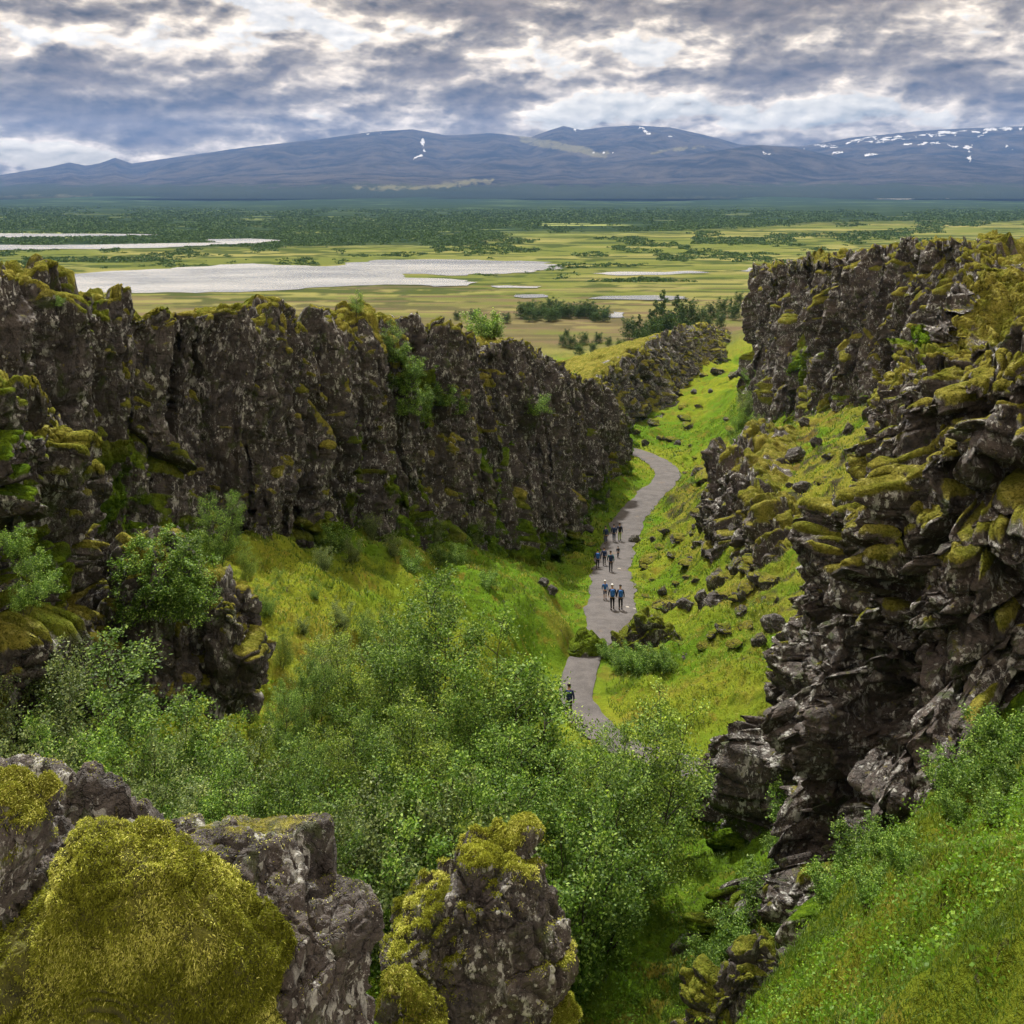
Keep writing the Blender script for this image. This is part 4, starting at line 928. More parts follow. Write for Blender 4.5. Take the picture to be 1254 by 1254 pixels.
# ------------------------------------------------------------------ trees
def tube(pts, rad, k=6):
    pts = np.array(pts, float); rad = np.array(rad, float); t = np.gradient(pts, axis=0); t /= np.linalg.norm(t, axis=1, keepdims=True) + 1e-9
    a = np.cross(t, np.array([.3, .9, .1])); a /= np.linalg.norm(a, axis=1, keepdims=True) + 1e-9; b_ = np.cross(t, a)
    th = np.linspace(0, 2 * math.pi, k, endpoint=False)
    V = pts[:, None] + rad[:, None, None] * (a[:, None] * np.cos(th)[None, :, None] + b_[:, None] * np.sin(th)[None, :, None])
    return V.reshape(-1, 3), grid_faces(len(pts), k, True)
def make_tree(name, seed, H=8., stems=4, spread=1.6, leaf=.09, nleaf=12000, cluster=.22, lo=.18, up=.55, leafmat=None, brlen=.32, nbr=16, stem_r=.05, conic=0., trunk_name='trunk'):
    rs = np.random.RandomState(seed); VV = []; QQ = []; off = 0; twigs = []
    def add(p, r, k):
        nonlocal off
        v, q = tube(p, r, k); VV.append(v); QQ.append(q + off); off += len(v)
    for s_ in range(stems):
        az = s_ * 2 * math.pi / stems + rs.uniform(-.5, .5); h = H * (rs.uniform(.72, 1) if s_ else 1.0)
        out = spread * rs.uniform(.4, 1) if s_ else spread * .15
        n = 12; tt = np.linspace(0, 1, n)
        wob = np.cumsum(rs.normal(size=(n, 2)) * .018 * H, axis=0) * tt[:, None]
        p = np.stack([math.cos(az) * out * tt ** .8 + wob[:, 0] + .12 * math.cos(az), math.sin(az) * out * tt ** .8 + wob[:, 1] + .12 * math.sin(az), h * tt - .35 * (1 - tt)], 1)
        r = stem_r * H / 8 * (1 - tt * .88)
        add(p, r, 7)
        for j in range(nbr):
            f = lo + (1 - lo) * (j + rs.rand()) / nbr; f = min(f, .985)
            q0 = np.array([np.interp(f, tt, p[:, i]) for i in range(3)])
            L = H * brlen * ((1 - f) ** (.55 + conic * .5) * .9 + .14) * rs.uniform(.65, 1.2); a2 = rs.uniform(0, 6.283); el = up * rs.uniform(.6, 1.3)
            dv = np.array([math.cos(a2) * math.cos(el), math.sin(a2) * math.cos(el), math.sin(el)])
            m = 5; s2 = np.linspace(0, 1, m); bend = rs.normal(size=3) * .12
            bp = q0 + dv * (L * s2)[:, None] + bend * (L * s2 ** 2)[:, None] + np.array([0, 0, .12 * L]) * (s2 ** 2)[:, None]
            add(bp, .018 * H / 8 * (1 - s2 * .8), 4); twigs.append((bp, L))
            for k_ in range(3):
                g = rs.uniform(.25, .9); b0 = np.array([np.interp(g, s2, bp[:, i]) for i in range(3)])
                d2 = dv + rs.normal(size=3) * .65; d2 /= np.linalg.norm(d2); L2 = L * rs.uniform(.3, .55)
                s3 = np.linspace(0, 1, 3); tp = b0 + d2 * (L2 * s3)[:, None] + np.array([0, 0, .05 * L2]) * (s3 ** 2)[:, None]
                add(tp, .008 * H / 8 * (1 - s3 * .7), 3); twigs.append((tp, L2 * 1.4))
        twigs.append((p[-4:], H * .12))
    wts = np.array([t[1] for t in twigs]); wts = wts * rs.uniform(.25, 1.6, len(wts)); wts /= wts.sum()
    cnt = rs.multinomial(nleaf, wts); LP = []
    for (tp, L), c in zip(twigs, cnt):
        if c == 0: continue
        g = rs.uniform(.2, 1.08, c) ** .8; q = np.stack([np.interp(np.minimum(g, 1), np.linspace(0, 1, len(tp)), tp[:, i]) for i in range(3)], 1)
        LP.append(q + rs.normal(size=(c, 3)) * cluster * min(1, .4 + L / H * 2.2))
    LP = np.concatenate(LP); LP = LP[LP[:, 2] > .05 * H]; n = len(LP)
    a = rs.normal(size=(n, 3)); a /= np.linalg.norm(a, axis=1, keepdims=True)
    nn = rs.normal(size=(n, 3)) * .8 + np.array([0, 0, .9]); s_ = np.cross(nn, a); s_ /= np.linalg.norm(s_, axis=1, keepdims=True); t_ = np.cross(s_, nn); t_ /= np.linalg.norm(t_, axis=1, keepdims=True)
    l = leaf * rs.uniform(.55, 1.25, n)[:, None]
    V = np.stack([LP - t_ * l * .5, LP + s_ * l * .3, LP + t_ * l * .5, LP - s_ * l * .3], 1).reshape(-1, 3); Q = np.arange(4 * n).reshape(n, 4)
    root = bpy.data.objects.new(name, None); root.empty_display_size = .3
    t1 = mesh_np(trunk_name, np.concatenate(VV), np.concatenate(QQ), M_bark, True, None, root)
    t2 = mesh_np('crown', V, Q, leafmat or M_leaf, False, dict(rnd=np.repeat(rs.rand(n), 4)), root)
    root['H'] = H
    for c in (t1, t2): C.objects.unlink(c)
    return root, t1, t2
def plant(kind, loc, h, label, cat, group=None, wide=1.0, rot=None, tilt=0.):
    root, t1, t2 = kind; o = root.copy(); C.objects.link(o); s_ = h / root['H']
    del o['H']
    o.location = loc; o.scale = (s_ * wide, s_ * wide, s_); o.rotation_euler = (tilt, 0, RG.uniform(0, 6.28) if rot is None else rot)
    for t in (t1, t2):
        c = t.copy(); C.objects.link(c); c.parent = o
    return tag(o, label, cat, group)
K_birch = make_tree('birch_tree', 1, 9, 4, 1.6, .115, 26000, .26, lo=.12, nbr=17)
K_birch2 = make_tree('birch_tree', 2, 7, 5, 2.0, .10, 20000, .24, lo=.10, nbr=15, leafmat=M_leafyel)
K_birch3 = make_tree('birch_tree', 6, 7.5, 4, 1.6, .105, 21000, .24, lo=.14, nbr=16)
K_thin = make_tree('birch_sapling', 3, 6, 2, .8, .10, 6500, .20, lo=.25, nbr=15, stem_r=.045)
K_willow = make_tree('willow_bush', 4, 4, 8, 1.9, .085, 15000, .17, lo=.05, nbr=10, up=.75, brlen=.26)
K_willow2 = make_tree('willow_bush', 8, 4, 7, 1.7, .085, 14000, .18, leafmat=M_leafgrey, lo=.05, nbr=10, up=.7, brlen=.28)
K_shrub = make_tree('shrub', 5, 1.6, 8, 1.0, .085, 5200, .12, lo=.05, nbr=7, up=.6, brlen=.3, trunk_name='stem')
K_far = make_tree('conifer', 9, 12, 1, .3, .55, 2600, .45, lo=.06, nbr=42, up=.1, brlen=.30, conic=1.0, leafmat=M_leafdark, stem_r=.08)
K_farb = make_tree('birch_tree', 10, 7, 5, 2.2, .42, 2200, .5, lo=.1, nbr=11, leafmat=M_leafdark)
print('tree kinds', time.time() - T0)
def gz(X, Y): return float(ground_z(np.array([X]), np.array([Y]))[0])
def put(kind, u, D, vtop, label, cat, group=None, wide=1.0, zbase=None, minh=.5):
    X = (u - 627) / F * D; zb = gz(X, D) - .1 if zbase is None else zbase
    zt = -(vtop - HV) / F * D
    return plant(kind, (X, D, zb), max(minh, zt - zb), label, cat, group, wide)
GB = 'birches of the thicket in the gorge bottom'; GW = 'willow bushes of the thicket'
put(K_birch, 528, 40, 706, 'tallest birch of the thicket, its bare stem showing above the crowns', 'tree', GB)
put(K_birch3, 470, 39, 770, 'round-topped birch directly left of the tallest birch', 'tree', GB)
put(K_thin, 630, 37, 822, 'thin grey birch with sparse leaves at the edge of the path', 'tree', GB, 1.3)
put(K_thin, 648, 38, 812, 'thin see-through birch in front of the nearest hiker', 'tree', GB, 1.0)
put(K_birch3, 735, 42, 892, 'airy birch hiding the lower bend of the path', 'tree', GB)
put(K_thin, 808, 42, 880, 'thin birch nearest the foot of the right cliff', 'tree', GB, 1.5)
put(K_birch2, 778, 38, 858, 'broad birch at the right end of the thicket beside the open grass', 'tree', GB)
for (u, D, v, k) in [(575, 39, 765, K_birch3), (425, 38, 785, K_birch2), (385, 37, 800, K_birch), (345, 36, 840, K_birch3), (575, 38, 838, K_birch2), (548, 36, 850, K_birch), (500, 35, 845, K_birch2), (450, 34, 870, K_birch3),
                     (745, 37, 905, K_birch3), (400, 33, 890, K_birch2), (590, 33, 910, K_birch3), (625, 34, 915, K_birch3), (545, 32, 930, K_birch2), (360, 32, 905, K_birch3), (310, 32, 880, K_birch2)]:
    put(k, u, D, v, 'leafy green birch among the close-set crowns of the gorge thicket', 'tree', GB)
for (u, D, v) in [(470, 30, 960), (420, 29, 975), (520, 30, 985), (690, 32, 975), (735, 34, 970), (630, 31, 990), (575, 30, 1000), (370, 28, 975)]:
    put(RG.choice([K_willow, K_willow2]), u, D, v, 'low dense willow bush filling the front of the thicket', 'bush', GW, 1.0)
GL = 'willows at the left foot of the buttress'
put(K_willow2, 65, 24, 800, 'broad willow bush with dark stems below the stepped buttress', 'bush', GL)
put(K_thin, 130, 25, 776, 'tall loose willow whose twigs stand against the dark buttress', 'bush', GL, 1.6)
put(K_thin, 232, 27, 850, 'slender young birch in front of the square lava block', 'tree', None, 1.3)
for (u, D, v, k) in [(15, 25, 830, K_willow), (-50, 24, 810, K_willow2), (110, 22, 870, K_willow), (175, 24, 900, K_willow2), (215, 26, 905, K_willow), (275, 28, 895, K_willow2), (310, 29, 910, K_willow), (30, 21, 905, K_willow2), (255, 24, 960, K_willow), (180, 21, 960, K_willow2), (330, 27, 960, K_willow)]:
    put(k, u, D, v, 'fine-leaved willow bush along the bottom left above the big boulder', 'bush', GL)
GP = 'pale willows at the foot of the left wall'
put(K_birch3, 268, 47, 606, 'light green tree standing at the wall foot behind the square lava block', 'tree', None, .9)
for (u, D, v) in [(232, 46, 655), (300, 47, 665), (340, 49, 695), (385, 50, 715), (325, 44, 715), (415, 47, 735), (370, 44, 755), (450, 48, 745), (345, 41, 770), (405, 42, 780), (475, 46, 750)]:
    put(RG.choice([K_willow, K_willow2, K_birch2]), u, D, v, 'pale green willow in the belt along the foot of the left wall', 'bush', GP)
GS = 'shrubs under the left wall'
for (u, v, px) in [(505, 628, 44), (550, 660, 36), (580, 668, 34), (530, 668, 30), (605, 672, 26), (640, 680, 22), (455, 660, 30), (480, 680, 26), (560, 690, 22), (430, 690, 30), (520, 640, 26), (665, 670, 18), (395, 700, 30)]:
    X, Y, Z = on_ground(u, v, 30, 120); plant(RG.choice([K_shrub, K_willow2]), (X, Y, Z - .1), px / F * Y * 1.1, 'leafy shrub rooted at the base of the dark left wall', 'shrub', GS, 1.0)
for (u, v, px) in [(418, 640, 30), (445, 628, 26), (462, 640, 28), (540, 690, 24), (600, 720, 20), (380, 665, 34), (410, 675, 30), (500, 700, 24), (585, 645, 26), (625, 660, 20), (650, 665, 18)]:
    X, Y, Z = on_ground(u, v, 30, 120); plant(K_shrub, (X, Y, Z - .1), px / F * Y * 1.1, 'leafy shrub rooted at the base of the dark left wall', 'shrub', GS, 1.2)
LP_ = cl_left['P'].reshape(-1, 3); LN_ = cl_left['N'].reshape(-1, 3)
def on_mesh(Pm, u, v, Dn=0):
    uu = Pm[:, 0] / Pm[:, 1] * F + 627; vv = HV - Pm[:, 2] / Pm[:, 1] * F
    d = (uu - u) ** 2 + (vv - v) ** 2; k = np.argpartition(d, 60)[:60]; k = k[d[k] < d.min() + 9]
    return Pm[k[np.argmin(Pm[k, 1])]]
for (u, v, px, k, lab, cat) in [(436, 388, 36, K_thin, 'small round birch on the mossy brow of the left wall', 'tree'), (592, 402, 34, K_shrub, 'bright green birch bush on the brow of the left wall near its far end', 'tree'),
        (606, 408, 24, K_shrub, 'low green bush right beside the bright bush on the wall brow', 'bush'), (482, 450, 60, K_thin, 'thin sapling leaning out of the green gully in the left wall', 'tree'), (660, 505, 26, K_shrub, 'dark green tuft of leaves clinging high on the left wall', 'shrub'),
        (70, 372, 14, K_shrub, 'pale green fern tuft under the moss brow at far left', 'shrub')]:
    p = on_mesh(LP_, u, v); plant(k, tuple(p - np.array([0, 0, .15])), px / F * p[1], lab, cat, None, 1.3)
for (u, v) in [(485, 470), (500, 478), (512, 490), (528, 486), (545, 492), (558, 500), (500, 505), (520, 510), (488, 440), (505, 455)]:
    p = on_mesh(LP_, u, v); plant(K_shrub, tuple(p - np.array([0, 0, .3])), 26 / F * p[1], 'fresh green bush hanging in the gully of the left wall', 'bush', 'bushes in the wall gully', 1.2)
p = on_mesh(cl_left['P'].reshape(-1, 3), 200, 640)
for (u, v, D) in [(195, 672, 32.6), (222, 676, 32.4), (175, 690, 32.2), (208, 700, 31.8), (235, 700, 32.2), (190, 725, 31.6), (228, 735, 31.4), (170, 735, 31.8)]:
    q = W3(u, v, D); plant(K_shrub, tuple(q - np.array([0, .0, .7])), 1.35, 'vivid green bush spilling over the square lava block', 'bush', 'bushes on the square lava block', 1.1)
for (u, v, D) in [(20, 690, 22), (5, 660, 22), (45, 715, 22.6), (15, 730, 21.5)]:
    q = W3(u, v, D); plant(K_shrub, tuple(q - np.array([0, -.6, .5])), .6, 'green leafy tuft growing on the stepped buttress', 'bush', 'tufts on the buttress', 1.1)
for (u, v, px) in [(925, 470, 46), (915, 490, 40), (905, 505, 34), (935, 490, 40), (948, 478, 34), (900, 525, 26), (928, 510, 30), (965, 480, 26), (912, 458, 26)]:
    D = 165; X, Y, Z = on_ground(u, v + 22, 120, 230); plant(RG.choice([K_willow, K_willow2]), (X, Y, Z - .2), px / F * Y * .9, 'pale green bush along the foot of the far right cliff', 'bush', 'bushes below the far right cliff', .9)
for (u, v, px) in [(1180, 930, 56), (1215, 925, 60), (1245, 930, 64), (1160, 965, 50), (1200, 965, 60), (1240, 975, 60), (1175, 1000, 44), (1225, 1010, 50), (970, 1010, 50), (985, 1035, 46), (1050, 1060, 54), (1080, 1050, 50), (1020, 1100, 50), (1110, 1060, 50), (960, 1060, 40), (1070, 1100, 46), (930, 1120, 60), (960, 1140, 46), (900, 1160, 50), (870, 1200, 50)]:
    X, Y, Z = on_ground(u, v, 12, 40); plant(K_shrub, (X, Y, Z - .1), px / F * Y, 'leafy bush at the join of the near right cliff and the meadow', 'bush', 'bushes along the meadow edge', 1.1)
for (u, v, px) in [(745, 800, 16), (770, 806, 20), (785, 815, 22), (800, 808, 20), (815, 812, 18), (760, 815, 18)]:
    X, Y, Z = on_ground(u, v + 8, 55, 75); plant(K_shrub, (X, Y, Z), px / F * Y * 1.3, 'dark green shrub in front of the valley outcrop', 'shrub', 'shrubs of the valley outcrop', 1.2)
# trees out on the plain
GC = 'dark trees beyond the second wall'
for (u, v, h, k) in [(815, 408, 54, K_far), (826, 408, 48, K_far), (806, 410, 44, K_far), (836, 410, 40, K_far), (795, 412, 34, K_far), (843, 402, 36, K_farb), (785, 414, 30, K_far), (770, 416, 28, K_farb), (778, 416, 24, K_far), (820, 420, 40, K_farb), (800, 424, 34, K_farb), (833, 424, 28, K_farb), (786, 428, 26, K_farb),
                     (860, 396, 22, K_farb), (872, 392, 22, K_farb), (885, 388, 24, K_farb), (896, 384, 20, K_far), (852, 404, 22, K_farb), (868, 404, 18, K_farb), (900, 392, 22, K_farb), (882, 402, 20, K_farb), (905, 375, 18, K_farb), (848, 416, 18, K_farb)]:
    X, Y, Z = on_ground(u, v, 150, 900); plant(k, (X, Y, Z - .3), h / F * Y, 'dark tree of the cluster beyond the second wall' if k is K_far else 'dark rounded tree of the cluster beyond the second wall', 'tree', GC, 1.0)
for i in range(26):
    u = 640 + (i % 13) * 8.3 + RG.uniform(-3, 3); v = (392 if i < 13 else 386) + RG.uniform(-3, 3)
    if u > 743: continue
    X, Y, Z = on_ground(u, v, 200, 900); plant(K_farb, (X, Y, Z - .3), RG.uniform(13, 21) / F * Y, 'rounded dark bush of the row behind the end of the left wall', 'bush', 'bush row behind the left wall', 1.25)
for (u, v, h) in [(620, 396, 14), (560, 392, 12), (580, 394, 16), (700, 428, 18), (690, 425, 16), (715, 422, 16), (733, 420, 14), (745, 424, 12), (710, 436, 16), (727, 432, 14), (760, 430, 16), (775, 432, 12), (694, 412, 10), (540, 396, 10)]:
    X, Y, Z = on_ground(u, v, 180, 900); plant(K_farb, (X, Y, Z - .3), h / F * Y, 'dark green bush on the open ground behind the left wall', 'bush', 'bushes behind the left wall', 1.2)
print('trees', time.time() - T0)

# ------------------------------------------------------------------ woodland, grass, undergrowth
def leaf_cloud(name, cen, size, nl, leaf, mat, seed, label, kind='stuff', flat=.6):
    """cen (n,3) clump centres, size (n), nl leaves each, leaf (n)"""
    rs = np.random.RandomState(seed); n = len(cen)
    d = rs.normal(size=(n, nl, 3)); d /= np.linalg.norm(d, axis=-1, keepdims=True) + 1e-6; d[..., 2] = np.abs(d[..., 2])
    r = rs.uniform(.45, 1.05, (n, nl, 1))
    P = cen[:, None] + d * r * size[:, None, None] * np.array([1, 1, flat])
    nn = d + rs.normal(size=d.shape) * .6; a = rs.normal(size=d.shape); s_ = np.cross(nn, a); s_ /= np.linalg.norm(s_, axis=-1, keepdims=True); t_ = np.cross(s_, nn); t_ /= np.linalg.norm(t_, axis=-1, keepdims=True)
    l = leaf[:, None, None] * rs.uniform(.6, 1.3, (n, nl, 1))
    V = np.stack([P - t_ * l * .5, P + s_ * l * .35, P + t_ * l * .5, P - s_ * l * .35], 2).reshape(-1, 3)
    o = mesh_np(name, V, np.arange(len(V)).reshape(-1, 4), mat, False, dict(rnd=np.clip(np.repeat(np.repeat(rs.rand(n), nl) * .6 + rs.rand(n * nl) * .4, 4), 0, 1)))
    return tag(o, label, kind=kind)
rs = np.random.RandomState(3)
def in_lake(X, Y):
    m = np.zeros(X.shape, bool)
    for _, pts, _l in LAKES:
        P = np.array([zp(*p) for p in pts]); c = np.zeros(X.shape, bool)
        for (x1, y1), (x2, y2) in zip(P, np.roll(P, -1, 0)):
            cr = ((y1 > Y) != (y2 > Y)) & (X < (x2 - x1) * (Y - y1) / (y2 - y1 + 1e-9) + x1); c ^= cr
        m |= c
    return m
N = 130000
v = rs.uniform(252, 345, N); u = rs.uniform(-350, 1600, N); D = 45 * F / (v - HV); X = (u - 627) / F * D
edge = np.interp(u, [-400, 300, 560, 640, 820, 1000, 1254, 1700], [303, 302, 300, 286, 283, 272, 268, 262])
nz = fbm(np.stack([u * .022, v * .16, u * 0], -1), 4, 71)
pr_ = np.where(v < edge, 1.0 * sstep(-.5, .05, nz), .55 * sstep(.22, .5, nz) * sstep(350, 300, v) + .0)
pr_ = np.maximum(pr_, .9 * ((u > 848) & (u < 935) & (v > 291) & (v < 299)))
pr_ = np.maximum(pr_, .5 * ((u > 640) & (u < 890) & (np.abs(v - 346 - 3 * np.sin(u * .03)) < 2.4)))
pr_ = np.maximum(pr_, .6 * ((u > 50) & (u < 220) & (np.abs(v - 318) < 3)))
keep = (rs.rand(N) < pr_) & ~in_lake(X, D); X, D, v = X[keep], D[keep], v[keep]
Z = ground_z(X, D); sz = rs.uniform(2.2, 5.5, len(X)) * np.clip(D / 1300, .6, 2.2)
leaf_cloud('woodland', np.stack([X, D, Z], -1), sz, 13, sz * .5, M_leafdark, 5, 'dark woodland belt and scattered scrub far out on the plain', flat=.42)
print('woodland', len(X), time.time() - T0)

# grass: density follows what the lens can see; blades get coarser with distance
def grass_field():
    parts = []
    def scatter(n, y0, y1, u0, u1, seed, test=None):
        rs = np.random.RandomState(seed); Y = np.exp(rs.uniform(math.log(y0), math.log(y1), n)); u = rs.uniform(u0, u1, n); X = (u - 627) / F * Y
        return X, Y
    X, Y = scatter(230000, 10.5, 34, 560, 1450, 11)
    X2, Y2 = scatter(330000, 30, 190, -60, 1200, 12)
    X3, Y3 = scatter(60000, 17, 40, -150, 650, 13)
    X = np.r_[X, X2, X3]; Y = np.r_[Y, Y2, Y3]
    d, _ = path_dist(X, Y); k = d > 1.75; X, Y = X[k], Y[k]
    P = np.stack([X, Y, X * 0], -1); g = fbm(P * .7, 3, 55); rs = np.random.RandomState(15)
    k = (rs.rand(len(X)) < .35 + sstep(-.4, .4, g) * .65) & (Y < 205); X, Y = X[k], Y[k]; Z = ground_z(X, Y)
    n = len(X); s_ = np.clip(Y * .0009, .010, .2)            # blade width
    L = np.clip(.12 + .0014 * Y, .14, .30) * rs.uniform(.5, 1.4, n) * (.7 + .6 * sstep(-.5, .5, fbm(np.stack([X, Y, X * 0], -1) * .45, 3, 56)))
    a = rs.uniform(0, 6.283, n); lean = rs.uniform(.2, 1.0, n)
    dv = np.stack([np.cos(a), np.sin(a), 0 * a], 1); sd_ = np.stack([-np.sin(a + rs.normal(size=n) * .8), np.cos(a), 0 * a], 1)
    B0 = np.stack([X, Y, Z - .04], 1); m_ = B0 + (dv * lean[:, None] * .3 + np.array([0, 0, .62])) * L[:, None]; t_ = B0 + (dv * lean[:, None] * .85 + np.array([0, 0, .85])) * L[:, None]
    w_ = (s_ * rs.uniform(.6, 1.2, n))[:, None]
    V = np.stack([B0 - sd_ * w_ * .5, B0 + sd_ * w_ * .5, m_ + sd_ * w_ * .4, t_, m_ - sd_ * w_ * .4], 1).reshape(-1, 3)
    k = np.arange(n)[:, None] * 5; tri = np.concatenate([k + np.array([[0, 1, 2]]), k + np.array([[0, 2, 4]]), k + np.array([[4, 2, 3]])], 0)
    tone = np.clip(.5 + .45 * fbm(np.stack([X, Y, X * 0], -1) * .25, 4, 57) + rs.normal(size=n) * .22, 0, 1)
    tag(mesh_np('grass', V, tri, M_grass, False, dict(rnd=np.repeat(tone, 5))), 'fresh green grass covering the gorge slopes and meadow', kind='stuff')
grass_field()
# broad-leaved herbs in the meadow and under the birches
rs = np.random.RandomState(21); n = 9000
Y = np.exp(rs.uniform(math.log(11), math.log(40), n)); u = rs.uniform(-120, 1420, n); X = (u - 627) / F * Y
g = fbm(np.stack([X, Y, X * 0], -1) * .55, 3, 58); under = (X < 4) & (Y > 17)
k = (g + rs.rand(n) * .5 > np.where(under, -.1, .35)) & (path_dist(X, Y)[0] > 2); X, Y, under = X[k], Y[k], under[k]
leaf_cloud('undergrowth', np.stack([X, Y, ground_z(X, Y) - .02], -1), rs.uniform(.15, .5, len(X)) * np.where(under, 1.5, 1), 34, np.where(under, .085, .05) * rs.uniform(.6, 1.5, len(X)), M_herb, 22, 'broad-leaved herbs growing through the grass and beneath the birches', flat=.8)
# small leafy growth on the mossy ledges of the cliffs
def ledge_growth(cl, count, seed, mat, wfun, sz=(.15, .4), leaf=.06, nl=16):
    P = cl['P'].reshape(-1, 3); w_ = wfun(cl).reshape(-1); rs = np.random.RandomState(seed)
    i = rs.choice(len(P), count, p=w_ / w_.sum()); return P[i] - np.array([0, 0, .05]), rs.uniform(*sz, count)
A = []
for cl, cnt, sd_ in ((cl_left, 2600, 31), (cl_near, 1500, 32), (cl_far, 900, 33)):
    A.append(ledge_growth(cl, cnt, sd_, M_herb, lambda c: np.clip(c['moss'] * (c['lush'] - .25), 0, 1) * (c['rr'] > -30) + 1e-7))
cen = np.concatenate([a[0] for a in A]); szs = np.concatenate([a[1] for a in A])
leaf_cloud('ledge_plants', cen, szs * np.clip(cen[:, 1] / 60, .6, 2), 16, np.clip(cen[:, 1] * .0016, .05, .25), M_herb, 34, 'ferns and herbs growing thick on the damp cliff ledges', flat=.8)
print('grass', time.time() - T0)

# ------------------------------------------------------------------ hikers
M_skin = plain_material('skin', (.45, .27, .19), .6); M_navy = plain_material('navy_cloth', (.015, .03, .085), .85); M_blue = plain_material('blue_cloth', (.02, .11, .38), .7)
M_black = plain_material('black_cloth', (.014, .014, .018), .85); M_white = plain_material('white_cloth', (.7, .7, .7), .8); M_hair = plain_material('dark_hair', (.03, .02, .015), .8); M_teal = plain_material('teal_cloth', (.03, .12, .14), .8)
M_boot = plain_material('boot_leather', (.03, .022, .018), .7); M_green_c = plain_material('lime_cloth', (.35, .5, .06), .8)
def skin_mesh(name, J, E, mat, parent, sub=1, root=0):
    import bmesh
    me = bpy.data.meshes.new(name); me.from_pydata([j[:3] for j in J], E, []); me.update()
    o = bpy.data.objects.new(name, me); C.objects.link(o)
    md = o.modifiers.new('skin', 'SKIN'); 
    for i, j in enumerate(J):
        r = j[3]; d = me.skin_vertices[0].data[i]; d.radius = (r, j[4] if len(j) > 4 else r); d.use_root = (i == root)
    sb = o.modifiers.new('sub', 'SUBSURF'); sb.levels = sub; sb.render_levels = sub
    bpy.context.view_layer.update(); dg = bpy.context.evaluated_depsgraph_get()
    m2 = bpy.data.meshes.new_from_object(o.evaluated_get(dg)); m2.name = name
    C.objects.unlink(o); bpy.data.objects.remove(o)
    m2.materials.clear(); m2.materials.append(mat)
    m2.polygons.foreach_set('use_smooth', np.ones(len(m2.polygons), bool))
    n = bpy.data.objects.new(name, m2); C.objects.link(n); n.parent = parent; return n
def blob(name, loc, rad, mat, parent, seed=0, n=10, sq=1.0, k=.0):
    V, Q = sphere_dirs(n); V = np.sign(V) * np.abs(V) ** sq; V = V * np.array(rad); V = V * (1 + fbm(V * 12 + seed, 2, seed)[:, None] * k) + np.array(loc)
    return mesh_np(name, V, Q, mat, True, None, parent)
